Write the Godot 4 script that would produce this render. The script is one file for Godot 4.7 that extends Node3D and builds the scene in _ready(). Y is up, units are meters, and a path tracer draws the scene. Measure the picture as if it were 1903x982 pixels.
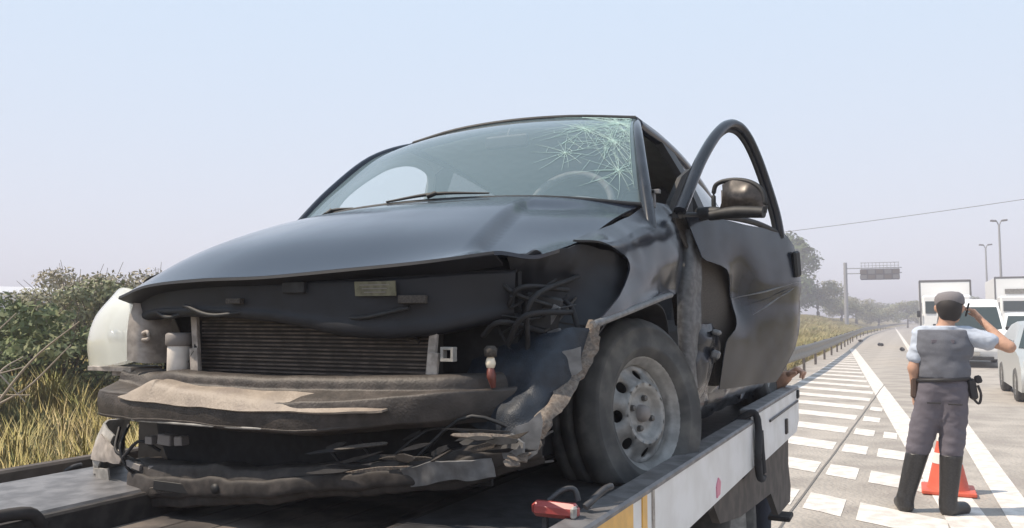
extends Node3D

# ------------------------------------------------------------------ helpers
var M := {}
var T := {}
var taken := {}
var rng := RandomNumberGenerator.new()
var noise := FastNoiseLite.new()

func C(r: float, g: float, b: float, a := 1.0) -> Color:
	var c := Color(r, g, b).linear_to_srgb()
	c.a = a
	return c

func numbered(called: String) -> String:
	var n: int = taken.get(called, 0)
	taken[called] = n + 1
	return called if n == 0 else "%s_%03d" % [called, n]

func thing(called: String, label: String, category: String, at := Vector3.ZERO, turn := 0.0, group := "") -> Node3D:
	var o := Node3D.new()
	o.name = numbered(called)
	add_child(o)
	o.position = at
	o.rotation.y = turn
	o.set_meta("label", label)
	o.set_meta("category", category)
	if group != "":
		o.set_meta("group", group)
	return o

func copy(src: Node3D, label: String, at: Vector3, turn := 0.0) -> Node3D:
	var o: Node3D = src.duplicate()
	o.name = numbered(String(src.name))
	add_child(o)
	o.position = at
	o.rotation.y = turn
	o.set_meta("label", label)
	return o

func put(called: String, mesh: Mesh, m: Material, parent: Node3D = null) -> MeshInstance3D:
	var o := MeshInstance3D.new()
	o.mesh = mesh
	o.material_override = m
	if parent == null:
		o.name = numbered(called)
		add_child(o)
	else:
		o.name = called
		parent.add_child(o, true)
	return o

func part(called: String, st: SurfaceTool, m: Material, parent: Node3D = null) -> MeshInstance3D:
	st.generate_normals()
	return put(called, st.commit(), m, parent)

func structure(o: Node3D) -> Node3D:
	o.set_meta("kind", "structure")
	return o

func S() -> SurfaceTool:
	var st := SurfaceTool.new()
	st.begin(Mesh.PRIMITIVE_TRIANGLES)
	st.set_smooth_group(-1)
	return st

# a, b, c counter-clockwise seen from outside
func tri(st: SurfaceTool, a: Vector3, b: Vector3, c: Vector3):
	st.add_vertex(a)
	st.add_vertex(c)
	st.add_vertex(b)

func quad(st: SurfaceTool, a: Vector3, b: Vector3, c: Vector3, d: Vector3):
	tri(st, a, b, c)
	tri(st, a, c, d)

func box(st: SurfaceTool, c: Vector3, size: Vector3, bas := Basis(), bev := -1.0):
	st.set_smooth_group(-1)
	var h := size * 0.5
	var b := bev if bev >= 0.0 else minf(minf(h.x, h.y), h.z) * 0.16
	b = minf(b, minf(minf(h.x, h.y), h.z) * 0.9)
	var P := func(v: Vector3) -> Vector3: return c + bas * v
	if b < 0.0005:
		for a in 3:
			for s in [-1.0, 1.0]:
				var u := (a + 1) % 3
				var w := (a + 2) % 3
				var q: Array[Vector3] = []
				for k in [[-1, -1], [1, -1], [1, 1], [-1, 1]]:
					var v := Vector3.ZERO
					v[a] = s * h[a]
					v[u] = k[0] * h[u]
					v[w] = k[1] * h[w]
					q.append(P.call(v))
				if s > 0:
					quad(st, q[0], q[1], q[2], q[3])
				else:
					quad(st, q[3], q[2], q[1], q[0])
		return
	# every corner has three points, one on each of its faces
	var pt := func(sx: float, sy: float, sz: float, a: int) -> Vector3:
		var v := Vector3(sx * (h.x - b), sy * (h.y - b), sz * (h.z - b))
		v[a] += [sx, sy, sz][a] * b
		return P.call(v)
	for a in 3:
		var u := (a + 1) % 3
		var w := (a + 2) % 3
		for s in [-1.0, 1.0]:
			var q: Array[Vector3] = []
			for k in [[-1, -1], [1, -1], [1, 1], [-1, 1]]:
				var sg := [0.0, 0.0, 0.0]
				sg[a] = s
				sg[u] = float(k[0])
				sg[w] = float(k[1])
				q.append(pt.call(sg[0], sg[1], sg[2], a))
			if s > 0:
				quad(st, q[0], q[1], q[2], q[3])
			else:
				quad(st, q[3], q[2], q[1], q[0])
		for su in [-1.0, 1.0]:
			for sw in [-1.0, 1.0]:
				var e: Array[Vector3] = []
				for k in [[-1.0, u], [1.0, u], [1.0, w], [-1.0, w]]:
					var sg := [0.0, 0.0, 0.0]
					sg[a] = k[0]
					sg[u] = su
					sg[w] = sw
					e.append(pt.call(sg[0], sg[1], sg[2], k[1]))
				if su * sw > 0:
					quad(st, e[0], e[3], e[2], e[1])
				else:
					quad(st, e[0], e[1], e[2], e[3])
	for sx in [-1.0, 1.0]:
		for sy in [-1.0, 1.0]:
			for sz in [-1.0, 1.0]:
				var p: Array[Vector3] = [pt.call(sx, sy, sz, 0), pt.call(sx, sy, sz, 1), pt.call(sx, sy, sz, 2)]
				if sx * sy * sz > 0:
					tri(st, p[0], p[1], p[2])
				else:
					tri(st, p[0], p[2], p[1])

func spline(pts: Array, t: float) -> Vector3:
	var n := pts.size()
	if n == 1:
		return pts[0]
	var x := clampf(t, 0.0, 1.0) * (n - 1)
	var i := mini(int(x), n - 2)
	var f := x - i
	var p1: Vector3 = pts[i]
	var p2: Vector3 = pts[i + 1]
	var p0: Vector3 = pts[i - 1] if i > 0 else p1 * 2.0 - p2
	var p3: Vector3 = pts[i + 2] if i + 2 < n else p2 * 2.0 - p1
	return p1.cubic_interpolate(p2, p0, p3, f)

# a sheet through a net of points (rows of equal or unequal length), with thickness and an optional crumple
func sheet(rows: Array, nu: int, nv: int) -> Array:
	var out := []
	for j in nv + 1:
		var v := float(j) / nv
		var line := []
		for i in nu + 1:
			var u := float(i) / nu
			var col := []
			for r in rows:
				col.append(spline(r, u))
			line.append(spline(col, v))
		out.append(line)
	return out

func crumple(g: Array, amp: float, freq: float):
	for line in g:
		for i in line.size():
			var p: Vector3 = line[i]
			line[i] = p + Vector3(noise.get_noise_3dv(p * freq * 30.0), noise.get_noise_3dv(p * freq * 30.0 + Vector3(90, 0, 0)), noise.get_noise_3dv(p * freq * 30.0 + Vector3(0, 90, 0))) * amp

func skin(st: SurfaceTool, g: Array, th := 0.0):
	var nv := g.size()
	var nu: int = g[0].size()
	st.set_smooth_group(0)
	for j in nv - 1:
		for i in nu - 1:
			quad(st, g[j][i], g[j][i + 1], g[j + 1][i + 1], g[j + 1][i])
	if th == 0.0:
		return
	var back := []
	for j in nv:
		var line := []
		for i in nu:
			var du: Vector3 = g[j][mini(i + 1, nu - 1)] - g[j][maxi(i - 1, 0)]
			var dv: Vector3 = g[mini(j + 1, nv - 1)][i] - g[maxi(j - 1, 0)][i]
			line.append(g[j][i] - du.cross(dv).normalized() * th)
		back.append(line)
	st.set_smooth_group(1)
	for j in nv - 1:
		for i in nu - 1:
			quad(st, back[j + 1][i], back[j + 1][i + 1], back[j][i + 1], back[j][i])
	st.set_smooth_group(-1)
	for i in nu - 1:
		quad(st, back[0][i], back[0][i + 1], g[0][i + 1], g[0][i])
		quad(st, g[nv - 1][i], g[nv - 1][i + 1], back[nv - 1][i + 1], back[nv - 1][i])
	for j in nv - 1:
		quad(st, g[j][0], g[j + 1][0], back[j + 1][0], back[j][0])
		quad(st, back[j][nu - 1], back[j + 1][nu - 1], g[j + 1][nu - 1], g[j][nu - 1])

func patch(rows: Array, nu: int, nv: int, th := 0.0, amp := 0.0, freq := 1.0) -> SurfaceTool:
	var st := S()
	var g := sheet(rows, nu, nv)
	if amp > 0.0:
		crumple(g, amp, freq)
	skin(st, g, th)
	return st

func tube(st: SurfaceTool, pts: Array, r, n := 8, steps := 0, flat := 1.0, up := Vector3.UP):
	var p := []
	if steps > 0:
		for i in steps + 1:
			p.append(spline(pts, float(i) / steps))
	else:
		p = pts
	var rings := []
	for i in p.size():
		var d: Vector3 = (p[mini(i + 1, p.size() - 1)] - p[maxi(i - 1, 0)]).normalized()
		var x := up.cross(d)
		if x.length() < 0.05:
			x = Vector3.RIGHT.cross(d)
		x = x.normalized()
		var y := d.cross(x)
		var rr: float
		if r is Array:
			var q: float = float(i) / maxf(1, p.size() - 1) * (r.size() - 1)
			var k := mini(int(q), r.size() - 2)
			rr = lerpf(r[k], r[k + 1], q - k)
		else:
			rr = r
		var ring := []
		for k in n:
			var a := TAU * k / n
			ring.append(p[i] + x * cos(a) * rr + y * sin(a) * rr * flat)
		rings.append(ring)
	st.set_smooth_group(0)
	for i in rings.size() - 1:
		for k in n:
			var k2 := (k + 1) % n
			quad(st, rings[i][k], rings[i][k2], rings[i + 1][k2], rings[i + 1][k])
	st.set_smooth_group(-1)
	for e in [0, rings.size() - 1]:
		var c := Vector3.ZERO
		for v in rings[e]:
			c += v
		c /= n
		for k in n:
			var k2 := (k + 1) % n
			if e == 0:
				tri(st, c, rings[e][k2], rings[e][k])
			else:
				tri(st, c, rings[e][k], rings[e][k2])

# profile of (radius, height) turned round the local y axis of xf
func lathe(st: SurfaceTool, prof: Array, xf := Transform3D(), n := 24, smooth := true):
	st.set_smooth_group(0 if smooth else -1)
	for i in prof.size() - 1:
		var p: Vector2 = prof[i]
		var q: Vector2 = prof[i + 1]
		for k in n:
			var a := TAU * k / n
			var b := TAU * (k + 1) / n
			var A := xf * Vector3(p.x * cos(a), p.y, -p.x * sin(a))
			var B := xf * Vector3(p.x * cos(b), p.y, -p.x * sin(b))
			var D := xf * Vector3(q.x * cos(a), q.y, -q.x * sin(a))
			var E := xf * Vector3(q.x * cos(b), q.y, -q.x * sin(b))
			if p.x < 1e-5:
				tri(st, A, E, D)
			elif q.x < 1e-5:
				tri(st, A, B, D)
			else:
				quad(st, A, B, E, D)

# a flat outline (in x, y) pushed out along z
func plate(st: SurfaceTool, poly: Array, depth: float, xf := Transform3D()):
	st.set_smooth_group(-1)
	var pp := PackedVector2Array(poly)
	if Geometry2D.is_polygon_clockwise(pp):
		pp.reverse()
	var ix := Geometry2D.triangulate_polygon(pp)
	for i in range(0, ix.size(), 3):
		var a := pp[ix[i]]
		var b := pp[ix[i + 1]]
		var c := pp[ix[i + 2]]
		if (b - a).cross(c - a) < 0.0:
			var t := b
			b = c
			c = t
		tri(st, xf * Vector3(a.x, a.y, 0), xf * Vector3(b.x, b.y, 0), xf * Vector3(c.x, c.y, 0))
		tri(st, xf * Vector3(a.x, a.y, -depth), xf * Vector3(c.x, c.y, -depth), xf * Vector3(b.x, b.y, -depth))
	for i in pp.size():
		var a := pp[i]
		var b := pp[(i + 1) % pp.size()]
		quad(st, xf * Vector3(a.x, a.y, -depth), xf * Vector3(b.x, b.y, -depth), xf * Vector3(b.x, b.y, 0), xf * Vector3(a.x, a.y, 0))

# round-cone bones [a, b, ra, rb] melted into one skin, meshed as surface nets
func flesh(bones: Array, cell: float, k := 0.025, grow := 0.0, lo := -9.0, hi := 99.0, fold := 0.0) -> ArrayMesh:
	var mn := Vector3.INF
	var mx := -Vector3.INF
	for b in bones:
		var r: float = maxf(b[2], b[3]) + grow + cell * 2.0
		for q in [b[0], b[1]]:
			mn = mn.min(q - Vector3.ONE * r)
			mx = mx.max(q + Vector3.ONE * r)
	mn.y = maxf(mn.y, lo - cell * 2.0)
	mx.y = minf(mx.y, hi + cell * 2.0)
	var nx := int((mx.x - mn.x) / cell) + 2
	var ny := int((mx.y - mn.y) / cell) + 2
	var nz := int((mx.z - mn.z) / cell) + 2
	var f := PackedFloat32Array()
	f.resize(nx * ny * nz)
	f.fill(1.0)
	for b in bones:
		var a: Vector3 = b[0]
		var ab: Vector3 = b[1] - a
		var ra: float = b[2] + grow
		var rb: float = b[3] + grow
		var l2 := maxf(ab.length_squared(), 1e-9)
		var reach := maxf(ra, rb) + cell * 2.0 + k
		var p0: Vector3 = (a.min(b[1]) - Vector3.ONE * reach - mn) / cell
		var p1: Vector3 = (a.max(b[1]) + Vector3.ONE * reach - mn) / cell
		for z in range(maxi(0, int(p0.z)), mini(nz, int(p1.z) + 2)):
			for y in range(maxi(0, int(p0.y)), mini(ny, int(p1.y) + 2)):
				for x in range(maxi(0, int(p0.x)), mini(nx, int(p1.x) + 2)):
					var p := mn + Vector3(x, y, z) * cell - a
					var t := clampf(p.dot(ab) / l2, 0.0, 1.0)
					var d := (p - ab * t).length() - lerpf(ra, rb, t)
					var i := x + nx * (y + ny * z)
					var o := f[i]
					var h := maxf(k - absf(o - d), 0.0) / k
					f[i] = minf(o, d) - h * h * k * 0.25
	if fold > 0.0:
		for i in f.size():
			if absf(f[i]) < 0.06:
				var q := mn + Vector3(i % nx, (i / nx) % ny, i / (nx * ny)) * cell
				f[i] += fold * noise.get_noise_3d(q.x * 110.0 + q.y * 60.0, q.y * 230.0, q.z * 110.0)
	for y in ny:
		var wy := mn.y + y * cell
		var c := maxf(lo - wy, wy - hi)
		if c > -cell * 2.0:
			for z in nz:
				for x in nx:
					var i := x + nx * (y + ny * z)
					f[i] = maxf(f[i], c)
	var id := PackedInt32Array()
	id.resize(nx * ny * nz)
	id.fill(-1)
	var vs := PackedVector3Array()
	var corner := [0, 1, nx, nx + 1, nx * ny, nx * ny + 1, nx * ny + nx, nx * ny + nx + 1]
	var edges := [[0, 1], [2, 3], [4, 5], [6, 7], [0, 2], [1, 3], [4, 6], [5, 7], [0, 4], [1, 5], [2, 6], [3, 7]]
	for z in nz - 1:
		for y in ny - 1:
			for x in nx - 1:
				var i := x + nx * (y + ny * z)
				var m := 0
				for c in 8:
					if f[i + corner[c]] < 0.0:
						m += 1
				if m == 0 or m == 8:
					continue
				var sum := Vector3.ZERO
				var cnt := 0
				for e in edges:
					var fa := f[i + corner[e[0]]]
					var fb := f[i + corner[e[1]]]
					if (fa < 0.0) != (fb < 0.0):
						var t := fa / (fa - fb)
						var A := Vector3(e[0] & 1, (e[0] >> 1) & 1, e[0] >> 2)
						var B := Vector3(e[1] & 1, (e[1] >> 1) & 1, e[1] >> 2)
						sum += A.lerp(B, t)
						cnt += 1
				id[i] = vs.size()
				vs.append(mn + (Vector3(x, y, z) + sum / cnt) * cell)
	var ix := PackedInt32Array()
	var step := [1, nx, nx * ny]
	for z in range(1, nz - 1):
		for y in range(1, ny - 1):
			for x in range(1, nx - 1):
				var i := x + nx * (y + ny * z)
				for a in 3:
					var s0 := f[i] < 0.0
					if s0 == (f[i + step[a]] < 0.0):
						continue
					var u: int = step[(a + 1) % 3]
					var w: int = step[(a + 2) % 3]
					var q := [id[i - u - w], id[i - w], id[i], id[i - u]]
					if q.min() < 0:
						continue
					if s0:
						ix.append_array([q[0], q[2], q[1], q[0], q[3], q[2]])
					else:
						ix.append_array([q[0], q[1], q[2], q[0], q[2], q[3]])
	var nn := PackedVector3Array()
	nn.resize(vs.size())
	for t in range(0, ix.size(), 3):
		var fn := (vs[ix[t + 2]] - vs[ix[t]]).cross(vs[ix[t + 1]] - vs[ix[t]])
		for e in 3:
			nn[ix[t + e]] += fn
	for i in nn.size():
		nn[i] = nn[i].normalized()
	var ar := []
	ar.resize(Mesh.ARRAY_MAX)
	ar[Mesh.ARRAY_VERTEX] = vs
	ar[Mesh.ARRAY_NORMAL] = nn
	ar[Mesh.ARRAY_INDEX] = ix
	var am := ArrayMesh.new()
	am.add_surface_from_arrays(Mesh.PRIMITIVE_TRIANGLES, ar)
	return am

# ------------------------------------------------------------------ materials
func noise_tex(freq: float, lo: float, hi: float, seed_: int, octaves := 5, normal := false, size := 512) -> NoiseTexture2D:
	var n := FastNoiseLite.new()
	n.seed = seed_
	n.noise_type = FastNoiseLite.TYPE_SIMPLEX
	n.frequency = freq
	n.fractal_octaves = octaves
	var t := NoiseTexture2D.new()
	t.width = size
	t.height = size
	t.seamless = true
	t.noise = n
	if normal:
		t.as_normal_map = true
		t.bump_strength = hi
		return t
	var g := Gradient.new()
	g.set_color(0, Color(lo, lo, lo))
	g.set_color(1, Color(hi, hi, hi))
	g.set_offset(0, 0.25)
	g.set_offset(1, 0.75)
	t.color_ramp = g
	return t

func tint_tex(freq: float, cols: Array, seed_: int, octaves := 5) -> NoiseTexture2D:
	var t := noise_tex(freq, 0, 1, seed_, octaves)
	var g := Gradient.new()
	g.set_color(0, cols[0])
	g.set_offset(0, 0.22)
	g.set_color(1, cols[cols.size() - 1])
	g.set_offset(1, 0.78)
	for i in range(1, cols.size() - 1):
		g.add_point(lerpf(0.22, 0.78, float(i) / (cols.size() - 1)), cols[i])
	t.color_ramp = g
	return t

func mat(col: Color, rough := 0.6, metal := 0.0, tex: Texture2D = null, scale := 1.0, bump: Texture2D = null, bumps := 1.0, world := false) -> StandardMaterial3D:
	var m := StandardMaterial3D.new()
	m.albedo_color = col
	m.roughness = rough
	m.metallic = metal
	m.cull_mode = BaseMaterial3D.CULL_DISABLED
	if tex or bump:
		m.uv1_triplanar = true
		m.uv1_world_triplanar = world
		m.uv1_scale = Vector3.ONE * scale
	if tex:
		m.albedo_texture = tex
	if bump:
		m.normal_enabled = true
		m.normal_texture = bump
		m.normal_scale = bumps
	return m

func make_materials():
	noise.seed = 5
	noise.frequency = 0.05
	noise.fractal_octaves = 3
	T.blotch = noise_tex(0.008, 0.80, 1.0, 11)
	T.dust = noise_tex(0.014, 0.74, 1.0, 12, 6)
	T.fine = noise_tex(0.05, 0.72, 1.0, 13, 4)
	T.soft = noise_tex(0.004, 0.93, 1.0, 14, 3)
	T.bump = noise_tex(0.02, 0, 2.0, 15, 4, true)
	T.grain = noise_tex(0.09, 0, 4.0, 16, 4, true)
	T.rough = noise_tex(0.008, 0.25, 0.6, 17)
	T.road = tint_tex(0.005, [C(0.285, 0.258, 0.232), C(0.34, 0.31, 0.278), C(0.39, 0.355, 0.318)], 18, 9)
	T.paint = tint_tex(0.008, [C(0.54, 0.505, 0.47), C(0.63, 0.59, 0.55), C(0.72, 0.68, 0.64)], 19, 6)
	T.rust = tint_tex(0.03, [C(0.07, 0.06, 0.055), C(0.13, 0.107, 0.09), C(0.22, 0.185, 0.15), C(0.11, 0.078, 0.058)], 20)
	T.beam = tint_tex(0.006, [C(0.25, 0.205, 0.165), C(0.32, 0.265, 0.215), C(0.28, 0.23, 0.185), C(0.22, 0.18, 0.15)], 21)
	T.earth = tint_tex(0.01, [C(0.16, 0.13, 0.06), C(0.24, 0.20, 0.09), C(0.30, 0.25, 0.12)], 22)
	T.tyre = tint_tex(0.007, [C(0.045, 0.045, 0.046), C(0.07, 0.069, 0.067), C(0.11, 0.107, 0.10)], 23)
	T.deck = tint_tex(0.007, [C(0.035, 0.031, 0.03), C(0.07, 0.06, 0.055), C(0.15, 0.125, 0.108)], 24)
	T.rail = tint_tex(0.006, [C(0.64, 0.625, 0.615), C(0.68, 0.67, 0.66), C(0.73, 0.72, 0.72)], 25)

	M.paint = mat(C(0.009, 0.014, 0.027), 0.38, 0.0, T.soft, 0.7)
	M.paint.roughness_texture = T.rough
	M.paint.clearcoat_enabled = true
	M.paint.clearcoat = 0.6
	M.paint.metallic_specular = 0.2
	M.paint.clearcoat_roughness = 0.10
	M.paint_dusty = mat(C(0.020, 0.024, 0.034), 0.45, 0.0, T.dust, 1.2)
	M.paint_dusty.roughness_texture = T.rough
	M.paint_dusty.clearcoat_enabled = true
	M.paint_dusty.clearcoat = 0.35
	M.paint_dusty.metallic_specular = 0.35
	M.paint_dusty.clearcoat_roughness = 0.25
	M.trim = mat(C(0.022, 0.022, 0.024), 0.6, 0.0, T.dust, 3.0)
	M.dark = mat(C(0.016, 0.015, 0.017), 0.8, 0.0, T.dust, 3.0)
	M.navy = mat(C(0.008, 0.009, 0.014), 0.6, 0.0, T.blotch, 2.5)
	M.bluish = mat(C(0.018, 0.025, 0.038), 0.55, 0.0, T.dust, 4.0, T.grain, 0.5)
	M.brownish = mat(C(0.075, 0.062, 0.052), 0.7, 0.0, T.fine, 5.0)
	M.pale = mat(C(0.42, 0.40, 0.37), 0.6, 0.0, T.blotch, 5.0)
	M.post = mat(C(0.19, 0.188, 0.19), 0.5, 0.0, T.blotch, 5.0)
	M.pillar = mat(C(0.12, 0.12, 0.125), 0.45, 0.0, T.dust, 4.0)
	M.rust = mat(Color.WHITE, 0.75, 0.0, T.rust, 3.0)
	M.beam = mat(Color.WHITE, 0.6, 0.0, T.beam, 1.6, T.grain, 0.25)  # pale beam colour for the flange, sunlight painted in
	M.beam_face_shaded = mat(C(0.068, 0.056, 0.049), 0.6, 0.0, T.dust, 2.0, T.grain, 0.25)  # rest of the beam, darkened to paint in the shade on it
	M.valance = mat(C(0.048, 0.040, 0.036), 0.7, 0.0, T.dust, 3.0, T.bump, 0.5)
	M.tyre = mat(Color.WHITE, 0.8, 0.0, T.tyre, 2.2)
	M.rim = mat(C(0.33, 0.325, 0.315), 0.5, 0.25, T.blotch, 4.0)
	M.bolt = mat(C(0.12, 0.115, 0.11), 0.5, 0.6)
	M.black = mat(C(0.012, 0.012, 0.013), 0.6)
	M.mirror = mat(C(0.06, 0.05, 0.045), 0.25, 0.3, T.dust, 5.0)
	M.chrome = mat(C(0.82, 0.83, 0.83), 0.18, 0.85)
	M.lens = mat(C(0.90, 0.91, 0.86, 0.38), 0.1)
	M.lens.transparency = BaseMaterial3D.TRANSPARENCY_ALPHA
	M.lens.clearcoat_enabled = true
	M.reflector = mat(C(0.80, 0.81, 0.78), 0.3, 0.35)
	M.housing = mat(C(0.42, 0.37, 0.33), 0.6, 0.0, T.blotch, 5.0)
	M.glass = mat(C(0.36, 0.51, 0.58, 0.25), 0.05)
	M.glass.transparency = BaseMaterial3D.TRANSPARENCY_ALPHA
	M.side_glass = mat(C(0.70, 0.80, 0.80, 0.22), 0.05)
	M.side_glass.transparency = BaseMaterial3D.TRANSPARENCY_ALPHA
	M.tinted = mat(C(0.03, 0.045, 0.05, 0.85), 0.08)
	M.tinted.transparency = BaseMaterial3D.TRANSPARENCY_ALPHA
	M.shard = mat(C(0.58, 0.76, 0.71, 0.42), 0.3)
	M.shard.transparency = BaseMaterial3D.TRANSPARENCY_ALPHA
	M.radiator = mat(C(0.03, 0.025, 0.022), 0.7)
	M.fin = mat(C(0.12, 0.095, 0.08), 0.5, 0.2, T.dust, 2.0)
	M.white_plastic = mat(C(0.72, 0.66, 0.60), 0.5, 0.0, T.soft, 6.0)
	M.grey_plastic = mat(C(0.22, 0.20, 0.19), 0.6)
	M.label = mat(C(0.17, 0.16, 0.105), 0.6, 0.0, T.blotch, 8.0)
	M.red = mat(C(0.33, 0.04, 0.035), 0.35)
	M.red.clearcoat_enabled = true
	M.bulb = mat(C(0.80, 0.70, 0.55), 0.2)
	M.amber = mat(C(0.14, 0.04, 0.03), 0.4)
	M.cloth = mat(C(0.09, 0.09, 0.095), 0.9, 0.0, T.fine, 8.0)
	M.liner = mat(C(0.30, 0.31, 0.31), 0.9, 0.0, T.soft, 4.0)
	M.dash = mat(C(0.13, 0.135, 0.135), 0.7, 0.0, T.blotch, 3.0)
	M.rail = mat(Color.WHITE, 0.45, 0.0, T.rail, 1.2)
	M.steel = mat(C(0.075, 0.075, 0.08), 0.5, 0.3, T.blotch, 3.0, T.bump, 0.3)
	M.track = mat(C(0.21, 0.205, 0.21), 0.5, 0.3, T.blotch, 2.0, T.bump, 0.4)
	M.deck = mat(Color.WHITE, 0.8, 0.0, T.deck, 0.8, T.bump, 0.5)
	M.chassis = mat(C(0.045, 0.038, 0.035), 0.8, 0.0, T.dust, 2.0)
	M.mudguard = mat(C(0.10, 0.082, 0.071), 0.8, 0.0, T.blotch, 1.5)
	M.orange_tape = mat(C(0.72, 0.40, 0.09), 0.4, 0.0, T.soft, 6.0)
	M.pink_mark = mat(C(0.62, 0.22, 0.30), 0.5)
	M.strap = mat(C(0.025, 0.025, 0.028), 0.8)
	M.asphalt = mat(Color.WHITE, 0.9, 0.0, T.road, 0.35, T.grain, 0.5, true)
	M.marking = mat(Color.WHITE, 0.8, 0.0, T.paint, 1.1, T.grain, 0.3, true)
	M.seam = mat(C(0.215, 0.20, 0.185), 0.85, 0.0, T.fine, 2.0, null, 1.0, true)
	M.earth = mat(Color.WHITE, 1.0, 0.0, T.earth, 0.25, T.grain, 1.0, true)
	M.galv = mat(C(0.26, 0.245, 0.22), 0.6, 0.35, T.blotch, 1.5)
	M.galv_dark = mat(C(0.12, 0.10, 0.085), 0.75, 0.1, T.blotch, 1.5)
	M.pole = mat(C(0.30, 0.30, 0.31), 0.6, 0.3)
	M.sign = mat(C(0.05, 0.047, 0.052), 0.7, 0.0, T.blotch, 1.0)
	M.sign_frame = mat(C(0.16, 0.155, 0.16), 0.6, 0.3)
	M.leaf = mat(Color.WHITE, 0.75)
	M.leaf.vertex_color_use_as_albedo = true
	M.leaf.backlight_enabled = true
	M.leaf.backlight = Color(0.25, 0.28, 0.12)
	M.bark = mat(C(0.13, 0.10, 0.075), 0.9, 0.0, T.blotch, 2.0)
	M.twig = mat(C(0.36, 0.30, 0.24), 0.9)
	M.skin = mat(C(0.50, 0.29, 0.20), 0.55, 0.0, T.soft, 8.0)
	M.hair = mat(C(0.02, 0.016, 0.015), 0.7)
	M.cap = mat(C(0.27, 0.25, 0.26), 0.9, 0.0, T.fine, 12.0)
	M.vest = mat(C(0.17, 0.178, 0.21), 0.9, 0.0, T.fine, 6.0, T.bump, 0.25)
	M.shirt = mat(C(0.46, 0.51, 0.60), 0.9, 0.0, T.soft, 6.0, T.bump, 0.4)
	M.trousers = mat(C(0.165, 0.150, 0.180), 0.9, 0.0, T.fine, 6.0)
	M.boot = mat(C(0.036, 0.034, 0.034), 0.4, 0.0, T.dust, 6.0)
	M.belt = mat(C(0.02, 0.018, 0.02), 0.6)
	M.brown_leather = mat(C(0.07, 0.04, 0.028), 0.7)
	M.jeans = mat(C(0.05, 0.055, 0.075), 0.9, 0.0, T.fine, 8.0)
	M.dark_shirt = mat(C(0.06, 0.065, 0.085), 0.9, 0.0, T.fine, 8.0)
	M.cone = mat(C(0.62, 0.11, 0.06), 0.5, 0.0, T.soft, 3.0)
	M.cone_white = mat(C(0.75, 0.73, 0.70), 0.5, 0.0, T.soft, 3.0)
	M.white_paint = mat(C(0.80, 0.80, 0.79), 0.35)
	M.white_paint.clearcoat_enabled = true
	M.silver = mat(C(0.50, 0.51, 0.49), 0.3, 0.4)
	M.silver.clearcoat_enabled = true
	M.car_glass = mat(C(0.03, 0.045, 0.045), 0.06)
	M.lamp_glass = mat(C(0.75, 0.76, 0.74), 0.15, 0.3)
	M.warehouse = mat(C(0.62, 0.62, 0.62), 0.6, 0.0, T.soft, 0.1)
	M.warehouse_roof = mat(C(0.72, 0.72, 0.73), 0.5, 0.2)

func _ready():
	# camera, sky, sun, exposure
	var cam := Camera3D.new()
	cam.name = "camera"
	cam.fov = 35.15
	cam.near = 0.05
	cam.far = 2000.0
	add_child(cam)
	cam.position = Vector3(0, 1.5, 0)
	cam.rotation = Vector3(deg_to_rad(3.84), deg_to_rad(25.43), 0)
	cam.current = true
	var sky := ProceduralSkyMaterial.new()
	sky.sky_top_color = Color(0.785, 0.866, 0.953)
	sky.sky_horizon_color = Color(0.91, 0.90, 0.925)
	sky.sky_curve = 0.15
	sky.ground_horizon_color = Color(0.80, 0.78, 0.77)
	sky.ground_bottom_color = Color(0.55, 0.53, 0.50)
	sky.sun_angle_max = 1.0
	var e := Environment.new()
	e.background_mode = Environment.BG_SKY
	e.sky = Sky.new()
	e.sky.sky_material = sky
	e.tonemap_mode = Environment.TONE_MAPPER_LINEAR
	e.tonemap_exposure = 1.12
	e.sdfgi_enabled = true
	e.ssao_enabled = true
	e.ssil_enabled = true
	e.fog_enabled = true
	e.fog_density = 0.0036
	e.fog_light_color = Color(0.90, 0.89, 0.93)
	var we := WorldEnvironment.new()
	we.environment = e
	add_child(we)
	var sun := DirectionalLight3D.new()
	sun.name = "sun"
	sun.light_energy = 1.6
	sun.light_color = Color(1.0, 0.94, 0.86)
	sun.light_angular_distance = 0.5
	sun.shadow_enabled = true
	add_child(sun)
	# shadows fall to the right and away from the camera
	sun.look_at_from_position(Vector3.ZERO, Vector3(0.74, -1.15, -0.42), Vector3.UP)

	make_materials()
	make_setting()
	make_guardrail()
	make_bed()
	make_car()
	make_officer()
	make_kneeling_person()
	make_cone()
	make_traffic()
	make_street_things()
	make_plants()

# ------------------------------------------------------------------ the damaged car
# car space: x to the driver's side, y above the truck's wheel tracks, s backwards from the nose
func V(x: float, y: float, s: float) -> Vector3:
	return Vector3(x, y, -s)

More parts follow.
